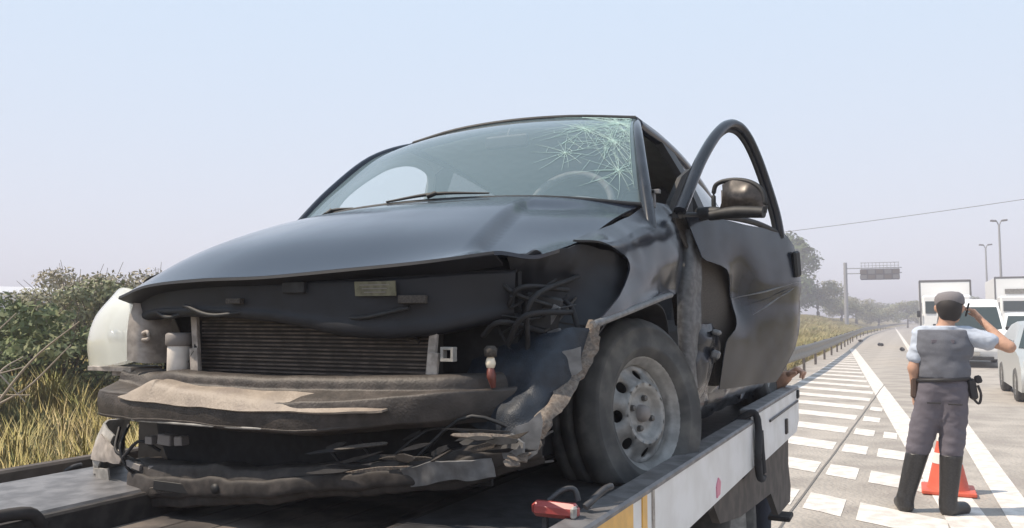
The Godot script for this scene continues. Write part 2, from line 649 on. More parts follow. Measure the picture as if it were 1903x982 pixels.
func wheel(parent: Node3D, centre: Vector3, turn: float, side: float, floor_y: float, camber := 0.0):
	# local frame: the axle points outwards along +x of bas
	var bas := Basis(Vector3.UP, turn) * Basis(Vector3(0, 0, 1), camber)
	if side < 0:
		bas = Basis(Vector3.UP, PI + turn)
	var w := Node3D.new()
	w.name = "wheel"
	parent.add_child(w, true)
	w.position = centre
	var st := S()
	var prof := [Vector2(0.168, 0.055), Vector2(0.176, 0.083), Vector2(0.195, 0.094), Vector2(0.200, 0.0985), Vector2(0.206, 0.096), Vector2(0.235, 0.100), Vector2(0.250, 0.098), Vector2(0.253, 0.1005), Vector2(0.262, 0.092), Vector2(0.278, 0.076), Vector2(0.285, 0.058), Vector2(0.285, 0.034), Vector2(0.278, 0.030), Vector2(0.278, 0.024), Vector2(0.286, 0.020), Vector2(0.286, -0.020), Vector2(0.278, -0.024), Vector2(0.278, -0.030), Vector2(0.285, -0.034), Vector2(0.285, -0.058), Vector2(0.278, -0.076), Vector2(0.262, -0.092), Vector2(0.235, -0.100), Vector2(0.20, -0.096), Vector2(0.176, -0.083), Vector2(0.168, -0.055)]
	var n := 72
	var grid := []
	for k in n + 1:
		var a := TAU * (k % n) / n
		var line := []
		for j in prof.size():
			var p: Vector2 = prof[j]
			var r: float = 0.168 + (p.x - 0.168) * 1.13
			if j > 7 and j < 20 and j % 5 == 0 and k % 3 == 0:
				r -= 0.003
			var low := maxf(0.0, -sin(a))
			var swell := 1.0 + 0.28 * pow(low, 5) * smoothstep(0.17, 0.24, r)
			var q := bas * Vector3(p.y * swell, r * sin(a), r * cos(a))
			q.y = maxf(q.y, floor_y - centre.y + 0.003 * (1.0 + absf(p.y) * 8.0))
			line.append(q)
		grid.append(line)
	skin(st, grid)
	part("tyre", st, M.tyre, w)
	# the steel rim: flange and barrel, then a pressed disc with oval holes
	var xf := Transform3D(bas * Basis(Vector3(0, 0, 1), -PI / 2), Vector3.ZERO)
	var rim := S()
	lathe(rim, [Vector2(0.150, 0.0), Vector2(0.152, 0.05), Vector2(0.160, 0.060), Vector2(0.170, 0.070), Vector2(0.177, 0.080), Vector2(0.180, 0.078), Vector2(0.172, 0.060), Vector2(0.165, 0.0)], xf, 48)
	var disc_y := func(r: float) -> float:
		if r < 0.03: return 0.052
		if r < 0.062: return lerpf(0.052, 0.050, (r - 0.03) / 0.032)
		if r < 0.085: return lerpf(0.050, 0.074, smoothstep(0.062, 0.085, r))
		return lerpf(0.074, 0.035, smoothstep(0.09, 0.152, r))
	var P := func(r: float, a: float) -> Vector3:
		return xf * Vector3(r * cos(a), disc_y.call(r), r * sin(a))
	rim.set_smooth_group(0)
	var radii := [0.0, 0.03, 0.05, 0.062, 0.07, 0.078, 0.085, 0.094]
	for i in radii.size() - 1:
		for k in 48:
			var a := TAU * k / 48
			var b := TAU * (k + 1) / 48
			quad(rim, P.call(radii[i], a), P.call(radii[i], b), P.call(radii[i + 1], b), P.call(radii[i + 1], a))
	var holes := 8
	for k in holes:
		var mid := TAU * k / holes
		var half := PI / holes
		var m := 24
		for e in m:
			var q := []
			for d in [e, e + 1]:
				var an: float = TAU * d / m
				var c := Vector2(cos(an), sin(an))
				var sc := 1.0 / maxf(absf(c.x), absf(c.y))
				q.append(P.call(0.122 + c.x * sc * 0.028, mid + c.y * sc * half))
				q.append(P.call(0.119 + c.x * 0.0165, mid + c.y * 0.165))
			quad(rim, q[0], q[2], q[3], q[1])
			var back: Vector3 = bas * Vector3(-0.012, 0, 0)
			quad(rim, q[1], q[3], q[3] + back, q[1] + back)
	part("rim", rim, M.rim, w)
	var hub := S()
	lathe(hub, [Vector2(0.0, -0.03), Vector2(0.14, -0.03), Vector2(0.14, 0.0), Vector2(0.0, 0.0)], xf, 24, false)
	part("brake_drum", hub, M.black, w)
	for k in 4:
		var b := S()
		var a := TAU * k / 4 + 0.4
		lathe(b, [Vector2(0.0, 0.066), Vector2(0.009, 0.064), Vector2(0.010, 0.048)], xf * Transform3D(Basis(), Vector3(cos(a) * 0.049, 0, sin(a) * 0.049)), 6, false)
		part("wheel_bolt", b, M.bolt, w)
	var cap := S()
	lathe(cap, [Vector2(0.0, 0.078), Vector2(0.018, 0.076), Vector2(0.026, 0.066), Vector2(0.028, 0.05)], xf, 20)
	part("hub_cap", cap, M.grey_plastic, w)

func make_car():
	var car := thing("damaged_car", "crashed black hatchback with no front bumper, loaded on the truck bed", "car", Vector3(-1.52, 1.02, -1.65))

	# bonnet: the front edge droops on the passenger side and is pushed up on the driver's side
	var hood_rows := [
		[V(-.61, .522, .185), V(-.44, .556, .13), V(-.2, .568, .09), V(.03, .570, .08), V(.27, .584, .10), V(.47, .600, .14), V(.61, .622, .21)],
		[V(-.622, .550, .105), V(-.44, .580, .05), V(-.2, .590, .01), V(.03, .592, .0), V(.27, .606, .02), V(.47, .622, .06), V(.625, .645, .13)],
		[V(-.66, .645, .30), V(-.45, .685, .25), V(-.2, .700, .21), V(.03, .705, .20), V(.27, .706, .22), V(.48, .702, .28), V(.672, .675, .36)],
		[V(-.672, .735, .53), V(-.45, .772, .48), V(-.2, .785, .44), V(.03, .789, .43), V(.27, .786, .45), V(.48, .770, .50), V(.685, .722, .60)],
		[V(-.682, .810, .78), V(-.45, .842, .72), V(-.2, .853, .67), V(.03, .856, .66), V(.27, .854, .68), V(.48, .845, .75), V(.69, .810, .88)],
		[V(-.70, .866, 1.03), V(-.45, .893, .95), V(-.2, .903, .90), V(.03, .905, .885), V(.27, .906, .915), V(.48, .902, 1.005), V(.695, .886, 1.16)]]
	var lip_rows := [hood_rows[1], hood_rows[0]]
	hood_rows.remove_at(0)
	var g := sheet(hood_rows, 150, 70)
	for j in g.size():
		var v := float(j) / (g.size() - 1)
		var xc := lerpf(.56, .37, v)
		for i in g[j].size():
			var p: Vector3 = g[j][i]
			p.y -= 0.030 * smoothstep(xc - .018, xc + .018, absf(p.x)) * smoothstep(0.0, 0.22, v) * (1.0 - smoothstep(0.80, 0.97, v)) * (1.0 - smoothstep(xc + 0.05, xc + 0.3, absf(p.x)))
			g[j][i] = p
	crumple(g, 0.002, 0.5)
	var st := S()
	skin(st, g, 0.010)
	var hood := part("bonnet", st, M.paint, car)
	part("bonnet_edge", patch([lip_rows[0], lip_rows[1]], 40, 4, 0.008), M.navy, hood)
	# cowl strip under the windscreen
	part("cowl", patch([[V(-.71, .862, 1.02), V(-.4, .888, .93), V(0, .898, .885), V(.4, .892, .95), V(.70, .872, 1.12)], [V(-.72, .86, 1.08), V(-.4, .88, 1.0), V(0, .89, .96), V(.4, .885, 1.02), V(.715, .866, 1.16)]], 24, 3, 0.02), M.dash, car)

	# front crossmember behind the missing grille
	var cm := []
	for q in [[.045, .075], [.0, .012], [-.008, .002], [-.06, .004], [-.075, .0], [-.082, .008], [-.082, .05]]:
		var line := []
		for e in [[-.62, .548, .17], [-.44, .572, .105], [-.2, .58, .062], [.03, .575, .05], [.25, .575, .062], [.46, .585, .12], [.62, .60, .25]]:
			var low: float = clampf(-q[0] / .08, 0.0, 1.0)
			line.append(V(e[0], e[1] + q[0] * (1.0 + .25 * sin((e[0] + .2) * 2.2) * low + (.35 if e[0] > .15 and e[0] < .5 else 0.0) * low), e[2] + q[1]))
		cm.append(line)
	part("front_crossmember", patch(cm, 60, 36, 0.010, 0.006, 2.0), M.navy, car)
	for k in 9:
		st = S()
		var x: float = -.42 + k * .105
		lathe(st, [Vector2(0, .0), Vector2(.008, .0), Vector2(.009, -.008)], Transform3D(Basis(Vector3.RIGHT, PI / 2), V(x, .535 + .012 * sin(k * 4.0), .052 + .10 * pow(absf(x) / .6, 2.0))), 10)
		part("bolt_head", st, M.bolt if k % 3 else M.post, car)
	for q in [[-.30, .52, -.05, .505, .045], [.15, .50, .42, .51, .07], [-.45, .50, -.30, .515, .09]]:
		st = S()
		tube(st, [V(q[0], q[1], q[4] + .01), V((q[0] + q[2]) / 2, (q[1] + q[3]) / 2 - .02, q[4] - .012), V(q[2], q[3], q[4] + .01)], .006, 6, 14)
		part("cable", st, M.trim, car)
	for q in [[.43, .53, .08, .07, .02], [-.1, .53, .04, .05, .014]]:
		st = S()
		box(st, V(q[0], q[1], q[2]), Vector3(q[3], q[4], .02), Basis(Vector3.UP, .25 if q[0] > .2 else 0.0))
		part("bracket", st, M.brownish, car)
	st = S()
	box(st, V(.337, .557, .055), Vector3(.115, .036, .004), Basis(Vector3.UP, 0.06) * Basis(Vector3.RIGHT, 0.15))
	var label := part("sticker", st, M.label, car)
	for k in 3:
		st = S()
		box(st, V(.337, .566 - k * .009, .0515 + k * .0009), Vector3(.085 - k * .012, .0018, .001), Basis(Vector3.UP, 0.06) * Basis(Vector3.RIGHT, 0.15), 0.0)
		part("printed_line", st, M.grey_plastic, label)
	st = S()
	box(st, V(.10, .563, .045), Vector3(.07, .03, .03))
	part("bonnet_latch", st, M.trim, car)

	# engine bay walls, so that no daylight comes through
	part("fan_shroud", patch([[V(-.62, .60, .30), V(.62, .63, .30)], [V(-.62, .1, .30), V(.62, .1, .30)]], 6, 6, 0.02), M.dark, car)
	st = S()
	box(st, V(0, .45, 1.22), Vector3(1.3, .82, .03))
	box(st, V(0, .11, .78), Vector3(1.1, .06, .95))
	box(st, V(-.56, .42, .76), Vector3(.03, .5, .9))
	box(st, V(.52, .40, .80), Vector3(.03, .5, .8))
	part("engine_bay", st, M.dark, car)

	# radiator
	var rad := Node3D.new()
	rad.name = "radiator"
	car.add_child(rad, true)
	st = S()
	box(st, V(.04, .395, .20), Vector3(.80, .20, .03))
	part("radiator_core", st, M.radiator, rad)
	st = S()
	for k in 18:
		box(st, V(.04, .303 + k * .0108, .180), Vector3(.79, .0048, .010), Basis(Vector3.FORWARD, 0.004 * sin(k * 2.3)), 0.0)
	part("fins", st, M.fin, rad).set_meta("kind", "stuff")
	st = S()
	tube(st, [V(-.36, .485, .165), V(-.1, .482, .155), V(.12, .474, .15), V(.28, .452, .15), V(.40, .425, .16)], .0065, 8, 24)
	part("radiator_edge", st, M.brownish, rad)
	for x in [-.335, .455]:
		st = S()
		var xx: float = x
		box(st, V(xx, .415, .135), Vector3(.022, .17, .012), Basis(Vector3.FORWARD, -0.1 if xx < 0 else 0.1))
		box(st, V(xx + .004, .365, .128), Vector3(.03, .07, .01), Basis(Vector3.FORWARD, -0.1 if xx < 0 else 0.1))
		part("bracket", st, M.housing, rad)
	st = S()
	for q in [[0, .014], [0, -.014]]:
		box(st, V(.508, .397 + q[1], .12), Vector3(.036, .007, .02))
	for q in [-.014, .014]:
		box(st, V(.508 + q, .397, .12), Vector3(.007, .022, .02))
	part("bracket_eye", st, M.pale, rad)

	# coolant bottle
	var bottle := Node3D.new()
	bottle.name = "coolant_bottle"
	car.add_child(bottle, true)
	st = S()
	lathe(st, [Vector2(0, 0), Vector2(.030, 0), Vector2(.034, .006), Vector2(.034, .075), Vector2(.031, .083)], Transform3D(Basis(), V(-.405, .325, .14)), 20)
	part("bottle_body", st, M.white_plastic, bottle)
	st = S()
	lathe(st, [Vector2(.035, .080), Vector2(.040, .084), Vector2(.040, .112), Vector2(.035, .118), Vector2(0, .118)], Transform3D(Basis(), V(-.405, .325, .14)), 20)
	part("bottle_cap", st, M.grey_plastic, bottle)
	st = S()
	tube(st, [V(-.36, .43, .15), V(-.33, .40, .13), V(-.352, .36, .13), V(-.34, .31, .14)], .006, 6, 12)
	part("overflow_hose", st, M.dark, bottle)

	# bent bumper beam: top fold, lit flange, face and lower lip
	var xs := [-.635, -.58, -.47, -.36, -.2, 0., .2, .4, .54, .62, .67]
	var lift := [.0, .0, .0, .006, .002, .0, .004, .012, .018, .022, .03]
	var rows := [[], [], [], [], [], [], [], [], [], []]
	for i in xs.size():
		var x: float = xs[i]
		var l: float = lift[i]
		var bow := 0.10 * pow(absf(x) / 0.7, 3.0) + (0.10 * smoothstep(.5, .68, x))
		var dent := 0.05 * exp(-pow((x + .52) / .07, 2.0))
		var twist := smoothstep(0.1, 0.6, x)
		rows[0].append(V(x, .325 + l, .16 + bow))
		rows[1].append(V(x, .327 + l - dent * .3, .07 + bow + dent))
		rows[2].append(V(x, .300 + l - dent * .5 - twist * .006, .055 + bow + dent * .8))
		rows[3].append(V(x, .290 + l - dent * .4, .04 + bow + dent * .8))
		rows[4].append(V(x, .272 + l + twist * .018, .0 + bow + twist * .025))
		rows[5].append(V(x, .266 + l + twist * .02, -.008 + bow + twist * .03))
		rows[6].append(V(x, .240 + l + twist * .025, -.012 + bow + twist * .035))
		rows[7].append(V(x, .212 + l * .6 + twist * .03, -.008 + bow + twist * .035))
		rows[8].append(V(x, .206 + l * .6 + twist * .03, -.004 + bow + twist * .035))
		rows[9].append(V(x, .196 + l * .6 + twist * .03, .04 + bow))
	part("bumper_beam", patch(rows, 110, 60, 0.006, 0.007, 2.4), M.beam_face_shaded, car)
	# the folded front flange, bare metal, its sunlight painted in as paler beige
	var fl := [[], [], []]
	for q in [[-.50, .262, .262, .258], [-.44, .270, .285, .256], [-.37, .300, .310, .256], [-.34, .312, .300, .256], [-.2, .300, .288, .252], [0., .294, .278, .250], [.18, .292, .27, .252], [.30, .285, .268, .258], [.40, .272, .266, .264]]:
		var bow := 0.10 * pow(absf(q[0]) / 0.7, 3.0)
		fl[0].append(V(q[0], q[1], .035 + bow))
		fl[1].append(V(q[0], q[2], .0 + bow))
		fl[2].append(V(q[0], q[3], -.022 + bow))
	part("beam_flange_sunlit", patch(fl, 90, 14, 0.005, 0.005, 3.0), M.beam, car)
	st = S()
	tube(st, [V(-.44, .203, .012), V(-.2, .205, -.007), V(-.05, .206, -.010), V(.1, .209, -.008)], .004, 6, 12)
	part("beam_lip", st, M.pale, car)
	# lower cavity and valance
	part("lower_cavity", patch([[V(-.62, .22, .2), V(.6, .25, .18)], [V(-.62, .0, .2), V(.6, .08, .18)]], 4, 4, 0.01), M.dark, car)
	var lv := []
	for q in [[0.0, .07], [0.0, .006], [.08, -.006], [.30, -.012], [.36, -.022], [.72, -.022], [.78, -.010], [.95, -.004], [1.0, .006], [1.0, .06]]:
		var line := []
		for e in [[-.635, .055, -.03, .30], [-.575, .06, -.045, .14], [-.37, .07, -.042, .085], [-.14, .082, -.012, .06], [.18, .105, .035, .055], [.42, .14, .07, .07], [.60, .185, .11, .11], [.73, .205, .14, .2]]:
			line.append(V(e[0], lerpf(e[1], e[2], q[0]), e[3] + q[1]))
		lv.append(line)
	part("lower_valance", patch(lv, 140, 54, 0.005, 0.017, 2.6), M.valance, car)
	for q in [[-.36, .01, .09, .018], [-.05, .04, .05, .02], [.08, .05, .03, .03], [.30, .085, .08, .016]]:
		st = S()
		box(st, V(q[0], q[1], .038 + .05 * absf(q[0])), Vector3(q[2], q[3], .014), Basis(Vector3.FORWARD, -.12) * Basis(Vector3.UP, .1))
		part("valance_rib", st, M.brownish, car)
	st = S()
	box(st, V(-.31, .022, .052), Vector3(.15, .026, .012), Basis(Vector3.UP, 0.08) * Basis(Vector3.FORWARD, 0.03))
	part("valance_slot", st, M.black, car)
	st = S()
	lathe(st, [Vector2(0, 0), Vector2(.013, 0), Vector2(.014, -.01)], Transform3D(Basis(Vector3.RIGHT, PI / 2), V(-.148, .035, .028)), 14)
	part("valance_hole", st, M.black, car)
	# fittings hanging in the gap under the beam
	for q in [[-.46, .135, .028, .022, 0.0], [-.40, .14, .05, .03, 0.05], [-.345, .14, .03, .026, -.1], [-.14, .055, .02, .012, .3], [-.52, .06, .06, .018, .2], [-.44, .058, .035, .014, -.1]]:
		st = S()
		box(st, V(q[0], q[1], .10), Vector3(q[2], q[3], .03), Basis(Vector3.FORWARD, q[4]))
		part("connector", st, M.grey_plastic, car)
	for q in [[-.62, .16, -.50, .05], [-.60, .14, -.46, .10], [-.58, .17, -.53, .02], [.15, .15, .62, .19], [.25, .17, .7, .22]]:
		st = S()
		tube(st, [V(q[0], q[1], .12), V(lerpf(q[0], q[2], .3), q[1] - .06, .08), V(lerpf(q[0], q[2], .7), q[3] + .03, .09), V(q[2], q[3], .13)], .005, 6, 14)
		part("cable", st, M.trim, car)
	# pale remains of the bumper corner at the passenger side
	part("bumper_corner", patch([[V(-.83, .165, .34), V(-.81, .16, .24), V(-.74, .15, .17), V(-.68, .13, .15)], [V(-.85, .08, .33), V(-.835, .08, .22), V(-.75, .07, .15), V(-.70, .06, .14)], [V(-.845, .0, .33), V(-.83, -.01, .22), V(-.76, .01, .16), V(-.73, .02, .15)]], 24, 18, 0.006, 0.016, 3.0), M.pale, car)
	part("bumper_bracket", patch([[V(-.73, .13, .14), V(-.60, .10, .10)], [V(-.74, .07, .14), V(-.58, .085, .10)], [V(-.74, .055, .14), V(-.60, .06, .11)]], 20, 10, 0.005, 0.02, 3.0), M.housing, car)
	part("bumper_bracket", patch([[V(-.75, .03, .15), V(-.65, .04, .12)], [V(-.72, -.02, .15), V(-.66, .0, .13)]], 14, 8, 0.005, 0.016, 3.0), M.pale, car)

	# passenger side headlight, still in place
	var hl := Node3D.new()
	hl.name = "headlight"
	car.add_child(hl, true)
	var lens_rows := [
		[V(-0.605, 0.570, .155), V(-0.699, 0.580, .175), V(-0.808, 0.557, .24), V(-0.858, 0.542, .33), V(-0.878, 0.542, .45)],
		[V(-0.602, 0.506, .128), V(-0.711, 0.510, .138), V(-0.843, 0.490, .20), V(-0.893, 0.480, .30), V(-0.903, 0.480, .45)],
		[V(-0.602, .43, .122), V(-0.717, .425, .128), V(-0.858, .41, .185), V(-0.908, .40, .28), V(-0.913, .40, .44)],
		[V(-0.602, 0.357, .125), V(-0.711, 0.339, .132), V(-0.853, 0.334, .19), V(-0.903, 0.332, .28), V(-0.908, 0.332, .42)]]
	part("lens", patch(lens_rows, 24, 18, 0.004), M.lens, hl)
	var refl := []
	for r in lens_rows:
		var line := []
		for i in r.size():
			var p: Vector3 = r[i]
			line.append(p + Vector3(.008, 0.0, -.028 - .035 * sin(PI * i / 4.0)))
		refl.append(line)
	part("reflector", patch(refl, 20, 14, 0.004), M.reflector, hl)
	st = S()
	lathe(st, [Vector2(0, .0), Vector2(.02, .0), Vector2(.022, .03), Vector2(0, .035)], Transform3D(Basis(Vector3.RIGHT, PI / 2), V(-.69, .43, .17)), 14)
	part("bulb", st, M.chrome, hl)
	part("headlight_housing", patch([[V(-.600, .56, .15), V(-.575, .53, .17), V(-.56, .52, .24)], [V(-.598, .46, .125), V(-.555, .46, .14), V(-.53, .46, .22)], [V(-.598, .36, .125), V(-.545, .35, .145), V(-.53, .35, .22)]], 10, 10, 0.006, 0.004, 0.5), M.housing, hl)
	st = S()
	box(st, V(-.70, .330, .20), Vector3(.19, .014, .12))
	part("headlight_bracket", st, M.housing, hl)
	st = S()
	box(st, V(-.66, .316, .2), Vector3(.10, .014, .08))
	part("headlight_bracket", st, M.housing, hl)
	st = S()
	tube(st, [V(-.545, .44, .13), V(-.52, .445, .125), V(-.515, .425, .125), V(-.545, .42, .13)], .006, 6, 10)
	part("headlight_bracket", st, M.housing, hl)

	# passenger side wing
	part("wing", patch([
		[V(-.665, .64, .31), V(-.68, .73, .55), V(-.69, .80, .8), V(-.71, .86, 1.06), V(-.73, .865, 1.25)],
		[V(-.76, .60, .31), V(-.78, .68, .55), V(-.79, .74, .8), V(-.795, .78, 1.06), V(-.80, .79, 1.25)],
		[V(-.815, .51, .42), V(-.82, .56, .62), V(-.82, .60, .82), V(-.82, .6, 1.06), V(-.82, .6, 1.25)],
		[V(-.825, .40, .42), V(-.82, .48, .55), V(-.82, .53, .86), V(-.82, .46, 1.18), V(-.82, .2, 1.25)]], 24, 16, 0.008), M.paint, car)

	# driver's side: headlight missing, wing crushed
	part("headlight_cavity", patch([
		[V(.61, .62, .2), V(.66, .665, .36), V(.72, .685, .56), V(.77, .66, .72)],
		[V(.58, .56, .34), V(.64, .58, .42), V(.70, .59, .55), V(.775, .58, .72)],
		[V(.58, .46, .34), V(.64, .46, .40), V(.70, .46, .46), V(.76, .47, .52)],
		[V(.58, .34, .26), V(.63, .34, .27), V(.69, .34, .28), V(.75, .38, .34)]], 40, 36, 0.006, 0.035, 2.0), M.navy, car)
	for q in [[.60, .50, .25, .70, .56, .42], [.62, .42, .22, .73, .50, .38], [.66, .40, .25, .70, .60, .5], [.56, .44, .2, .68, .45, .3], [.70, .53, .4, .76, .42, .36]]:
		st = S()
		tube(st, [V(q[0], q[1], q[2]), V((q[0] + q[3]) / 2, (q[1] + q[4]) / 2 + .03, q[2] - .02), V(q[3], q[4], q[5])], .007, 8, 10)
		part("hose", st, M.dark, car)
	rng.seed = 12
	for k in 12:
		st = S()
		var a := V(rng.randf_range(.56, .66), rng.randf_range(.40, .58), rng.randf_range(.2, .34))
		var b := V(rng.randf_range(.66, .76), rng.randf_range(.40, .60), rng.randf_range(.34, .5))
		var m := a.lerp(b, .5) + Vector3(rng.randf_range(-.04, .04), rng.randf_range(-.09, .02), .05)
		tube(st, [a, m, b], rng.randf_range(.0025, .006), 6, 12)
		part("cable", st, [M.dark, M.trim, M.brownish, M.dark, M.dark, M.trim][k % 6], car)
	st = S()
	box(st, V(.65, .50, .36), Vector3(.10, .09, .08), Basis(Vector3.UP, .4) * Basis(Vector3.FORWARD, .2))
	part("fuse_box", st, M.trim, car)
	st = S()
	box(st, V(.69, .49, .34), Vector3(.02, .06, .015), Basis(Vector3.FORWARD, .5))
	box(st, V(.70, .445, .33), Vector3(.035, .02, .015), Basis(Vector3.FORWARD, -.3))
	part("broken_clip", st, M.post, car)
	var wing_rows := [
		[V(.700, .688, .46), V(.705, .730, .63), V(.710, .80, .88), V(.715, .878, 1.15), V(.735, .895, 1.30)],
		[V(.755, .684, .54), V(.768, .700, .70), V(.780, .76, .93), V(.785, .80, 1.15), V(.775, .80, 1.30)],
		[V(.785, .648, .68), V(.795, .640, .80), V(.805, .672, .96), V(.812, .70, 1.13), V(.80, .70, 1.27)],
		[V(.790, .58, .64), V(.800, .580, .77), V(.795, .595, .93), V(.785, .585, 1.09), V(.79, .575, 1.20)],
		[V(.790, .47, .36), V(.800, .498, .56), V(.810, .528, .76), V(.815, .552, .93), V(.80, .562, 1.08)],
		[V(.765, .462, .37), V(.775, .488, .57), V(.785, .518, .77), V(.79, .542, .93), V(.775, .552, 1.07)]]
	var gw := sheet(wing_rows, 60, 50)
	crumple(gw, 0.013, 1.3)
	st = S()
	skin(st, gw, 0.006)
	part("wing", st, M.paint_dusty, car).set_meta("label", "crushed dusty wing over the flat wheel")
	st = S()
	tube(st, [V(.795, .468, .35), V(.805, .497, .56), V(.815, .527, .76), V(.82, .551, .93), V(.806, .563, 1.08)], .010, 8, 20)
	part("wing_lip", st, M.post, car)
	rng.seed = 15
	for k in 16:
		st = S()
		var u := rng.randf_range(.08, .85)
		var v := rng.randf_range(.15, .9)
		var pts := []
		var du := rng.randf_range(.03, .14)
		var dv := rng.randf_range(-.08, .05)
		for e in 5:
			var q: Vector3 = gw[clampi(int((v + dv * e / 4.0) * (gw.size() - 1)), 0, gw.size() - 1)][clampi(int((u + du * e / 4.0) * 60), 0, 60)]
			pts.append(q + Vector3(.002, .001, .001))
		tube(st, pts, [.0004, rng.randf_range(.001, .0026), .0004], 4)
		part("scratch", st, M.post if k % 3 else M.pale, car)
	part("dented_panel", patch([[V(.755, .80, 1.24), V(.77, .885, 1.30), V(.80, .865, 1.36)], [V(.80, .77, 1.24), V(.79, .81, 1.30), V(.815, .77, 1.33)], [V(.815, .73, 1.26), V(.82, .735, 1.30), V(.825, .745, 1.33)]], 24, 24, 0.006, 0.016, 2.5), M.brownish, car)
	# hinge pillar
	part("hinge_pillar", patch([[V(.775, .82, 1.34), V(.825, .80, 1.31), V(.835, .80, 1.37)], [V(.785, .70, 1.29), V(.825, .70, 1.29), V(.84, .70, 1.36)], [V(.785, .58, 1.25), V(.82, .58, 1.26), V(.84, .58, 1.35)], [V(.79, .44, 1.24), V(.82, .44, 1.25), V(.84, .44, 1.34)], [V(.79, .24, 1.25), V(.82, .24, 1.26), V(.83, .24, 1.34)]], 16, 40, 0.01, 0.007, 2.5), M.pillar, car)
	st = S()
	box(st, V(.80, .55, 1.42), Vector3(.08, .60, .09))
	part("door_pillar", st, M.brownish, car)
	part("pillar_base", patch([[V(.815, .48, 1.30), V(.85, .475, 1.36), V(.86, .46, 1.44), V(.85, .44, 1.55)], [V(.83, .40, 1.29), V(.865, .40, 1.36), V(.875, .38, 1.46), V(.86, .37, 1.58)], [V(.82, .30, 1.28), V(.85, .30, 1.35), V(.86, .29, 1.45), V(.85, .28, 1.58)], [V(.80, .21, 1.26), V(.82, .21, 1.34), V(.83, .21, 1.45), V(.82, .21, 1.58)]], 34, 34, .006, .026, 2.5), M.paint_dusty, car)
	for q in [[.885, .435, 1.42, .05, .018], [.885, .355, 1.40, .03, .03]]:
		st = S()
		box(st, V(q[0], q[1], q[2]), Vector3(.03, q[4], q[3]), Basis(Vector3.FORWARD, .3), .006)
		part("hinge_plate", st, M.post, car)
	part("sill", patch([[V(.78, .26, 1.15), V(.79, .27, 1.6), V(.79, .27, 2.9)], [V(.81, .18, 1.2), V(.815, .18, 1.6), V(.815, .18, 2.9)], [V(.77, .10, 1.2), V(.77, .10, 1.6), V(.77, .10, 2.9)]], 40, 12, 0.01, 0.012, 2.0), M.paint_dusty, car)

	# torn splash shield in front of the wheel and its ragged edge
	part("bumper_corner", patch([
		[V(.50, .44, .36), V(.60, .46, .33), V(.70, .455, .30), V(.76, .462, .32), V(.797, .47, .37)],
		[V(.50, .38, .30), V(.60, .37, .22), V(.70, .375, .20), V(.76, .385, .26), V(.787, .39, .33)],
		[V(.50, .33, .22), V(.60, .315, .20), V(.69, .31, .17), V(.74, .305, .20), V(.77, .32, .26)],
		[V(.48, .30, .15), V(.60, .27, .16), V(.67, .25, .13), V(.725, .245, .15), V(.755, .26, .19)],
		[V(.48, .25, .15), V(.60, .21, .15), V(.67, .20, .12), V(.72, .195, .12), V(.745, .20, .14)]], 60, 56, 0.005, 0.030, 2.4), M.bluish, car)
	rng.seed = 31
	var edge := [V(.805, .475, .37), V(.795, .41, .345), V(.785, .352, .30), V(.77, .30, .22), V(.758, .24, .14), V(.745, .19, .09), V(.725, .165, .03)]
	var er := [[], [], []]
	for i in 31:
		var p := spline(edge, i / 30.0)
		var jag := rng.randf_range(0.006, 0.03)
		er[0].append(p + Vector3(-.014 - jag * .8, .006, .012))
		er[1].append(p + Vector3(-.008, rng.randf_range(-.006, .006), .018))
		er[2].append(p + Vector3(rng.randf_range(.0, .018), rng.randf_range(-.010, .004), rng.randf_range(-.012, .0)))
	part("torn_edge", patch(er, 60, 6, 0.004), M.rust, car)
	for q in [[.745, .215, .07, .04, .07, .3], [.715, .195, .05, .05, .035, -.4], [.765, .375, .27, .035, .05, .5]]:
		st = S()
		var poly := []
		for k in 9:
			var a := TAU * k / 9
			poly.append(Vector2(cos(a) * q[3] * rng.randf_range(.5, 1.0), sin(a) * q[4] * rng.randf_range(.5, 1.0)))
		plate(st, poly, .006, Transform3D(Basis(Vector3.UP, q[5]) * Basis(Vector3.FORWARD, q[5]), V(q[0], q[1], q[2])))
		part("broken_plastic", st, M.post, car)
	# more ragged metal under the beam on this side
	for k in 26:
		st = S()
		var x := rng.randf_range(.22, .72)
		var y := lerpf(.14, .215, (x - .22) / .5) + rng.randf_range(-.035, .03)
		var poly := []
		var l := rng.randf_range(.04, .12)
		var h := rng.randf_range(.004, .012)
		for e in 8:
			var a := TAU * e / 8
			poly.append(Vector2(cos(a) * l * rng.randf_range(.6, 1.0), sin(a) * h * rng.randf_range(.5, 1.0)))
		plate(st, poly, .004, Transform3D(Basis(Vector3.UP, rng.randf_range(-.5, .5)) * Basis(Vector3.FORWARD, rng.randf_range(-.45, .05)) * Basis(Vector3.RIGHT, rng.randf_range(-.7, .5)), V(x, y, rng.randf_range(.0, .09))))
		part("torn_metal", st, [M.valance, M.trim, M.rust, M.dark, M.brownish, M.trim, M.dark][k % 7], car)
	part("torn_metal", patch([[V(.44, .135, .03), V(.55, .155, .03), V(.66, .175, .05)], [V(.46, .10, .04), V(.56, .115, .04), V(.67, .135, .06)]], 30, 10, 0.005, 0.022, 3.0), M.post, car)
	var sock := Node3D.new()
	sock.name = "indicator_lamp"
	car.add_child(sock, true)
	st = S()
	lathe(st, [Vector2(0, .0), Vector2(.010, .003), Vector2(.013, .014), Vector2(.010, .026), Vector2(.007, .03)], Transform3D(Basis(), V(.607, .362, .15)), 14)
	part("bulb", st, M.bulb, sock)
	st = S()
	lathe(st, [Vector2(0, .03), Vector2(.015, .03), Vector2(.017, .048), Vector2(.01, .056), Vector2(0, .056)], Transform3D(Basis(), V(.607, .362, .15)), 10)
	part("lamp_socket", st, M.brownish, sock)
	st = S()
	tube(st, [V(.607, .365, .15), V(.612, .345, .145), V(.615, .318, .15)], [.009, .012, .006], 8, 8)
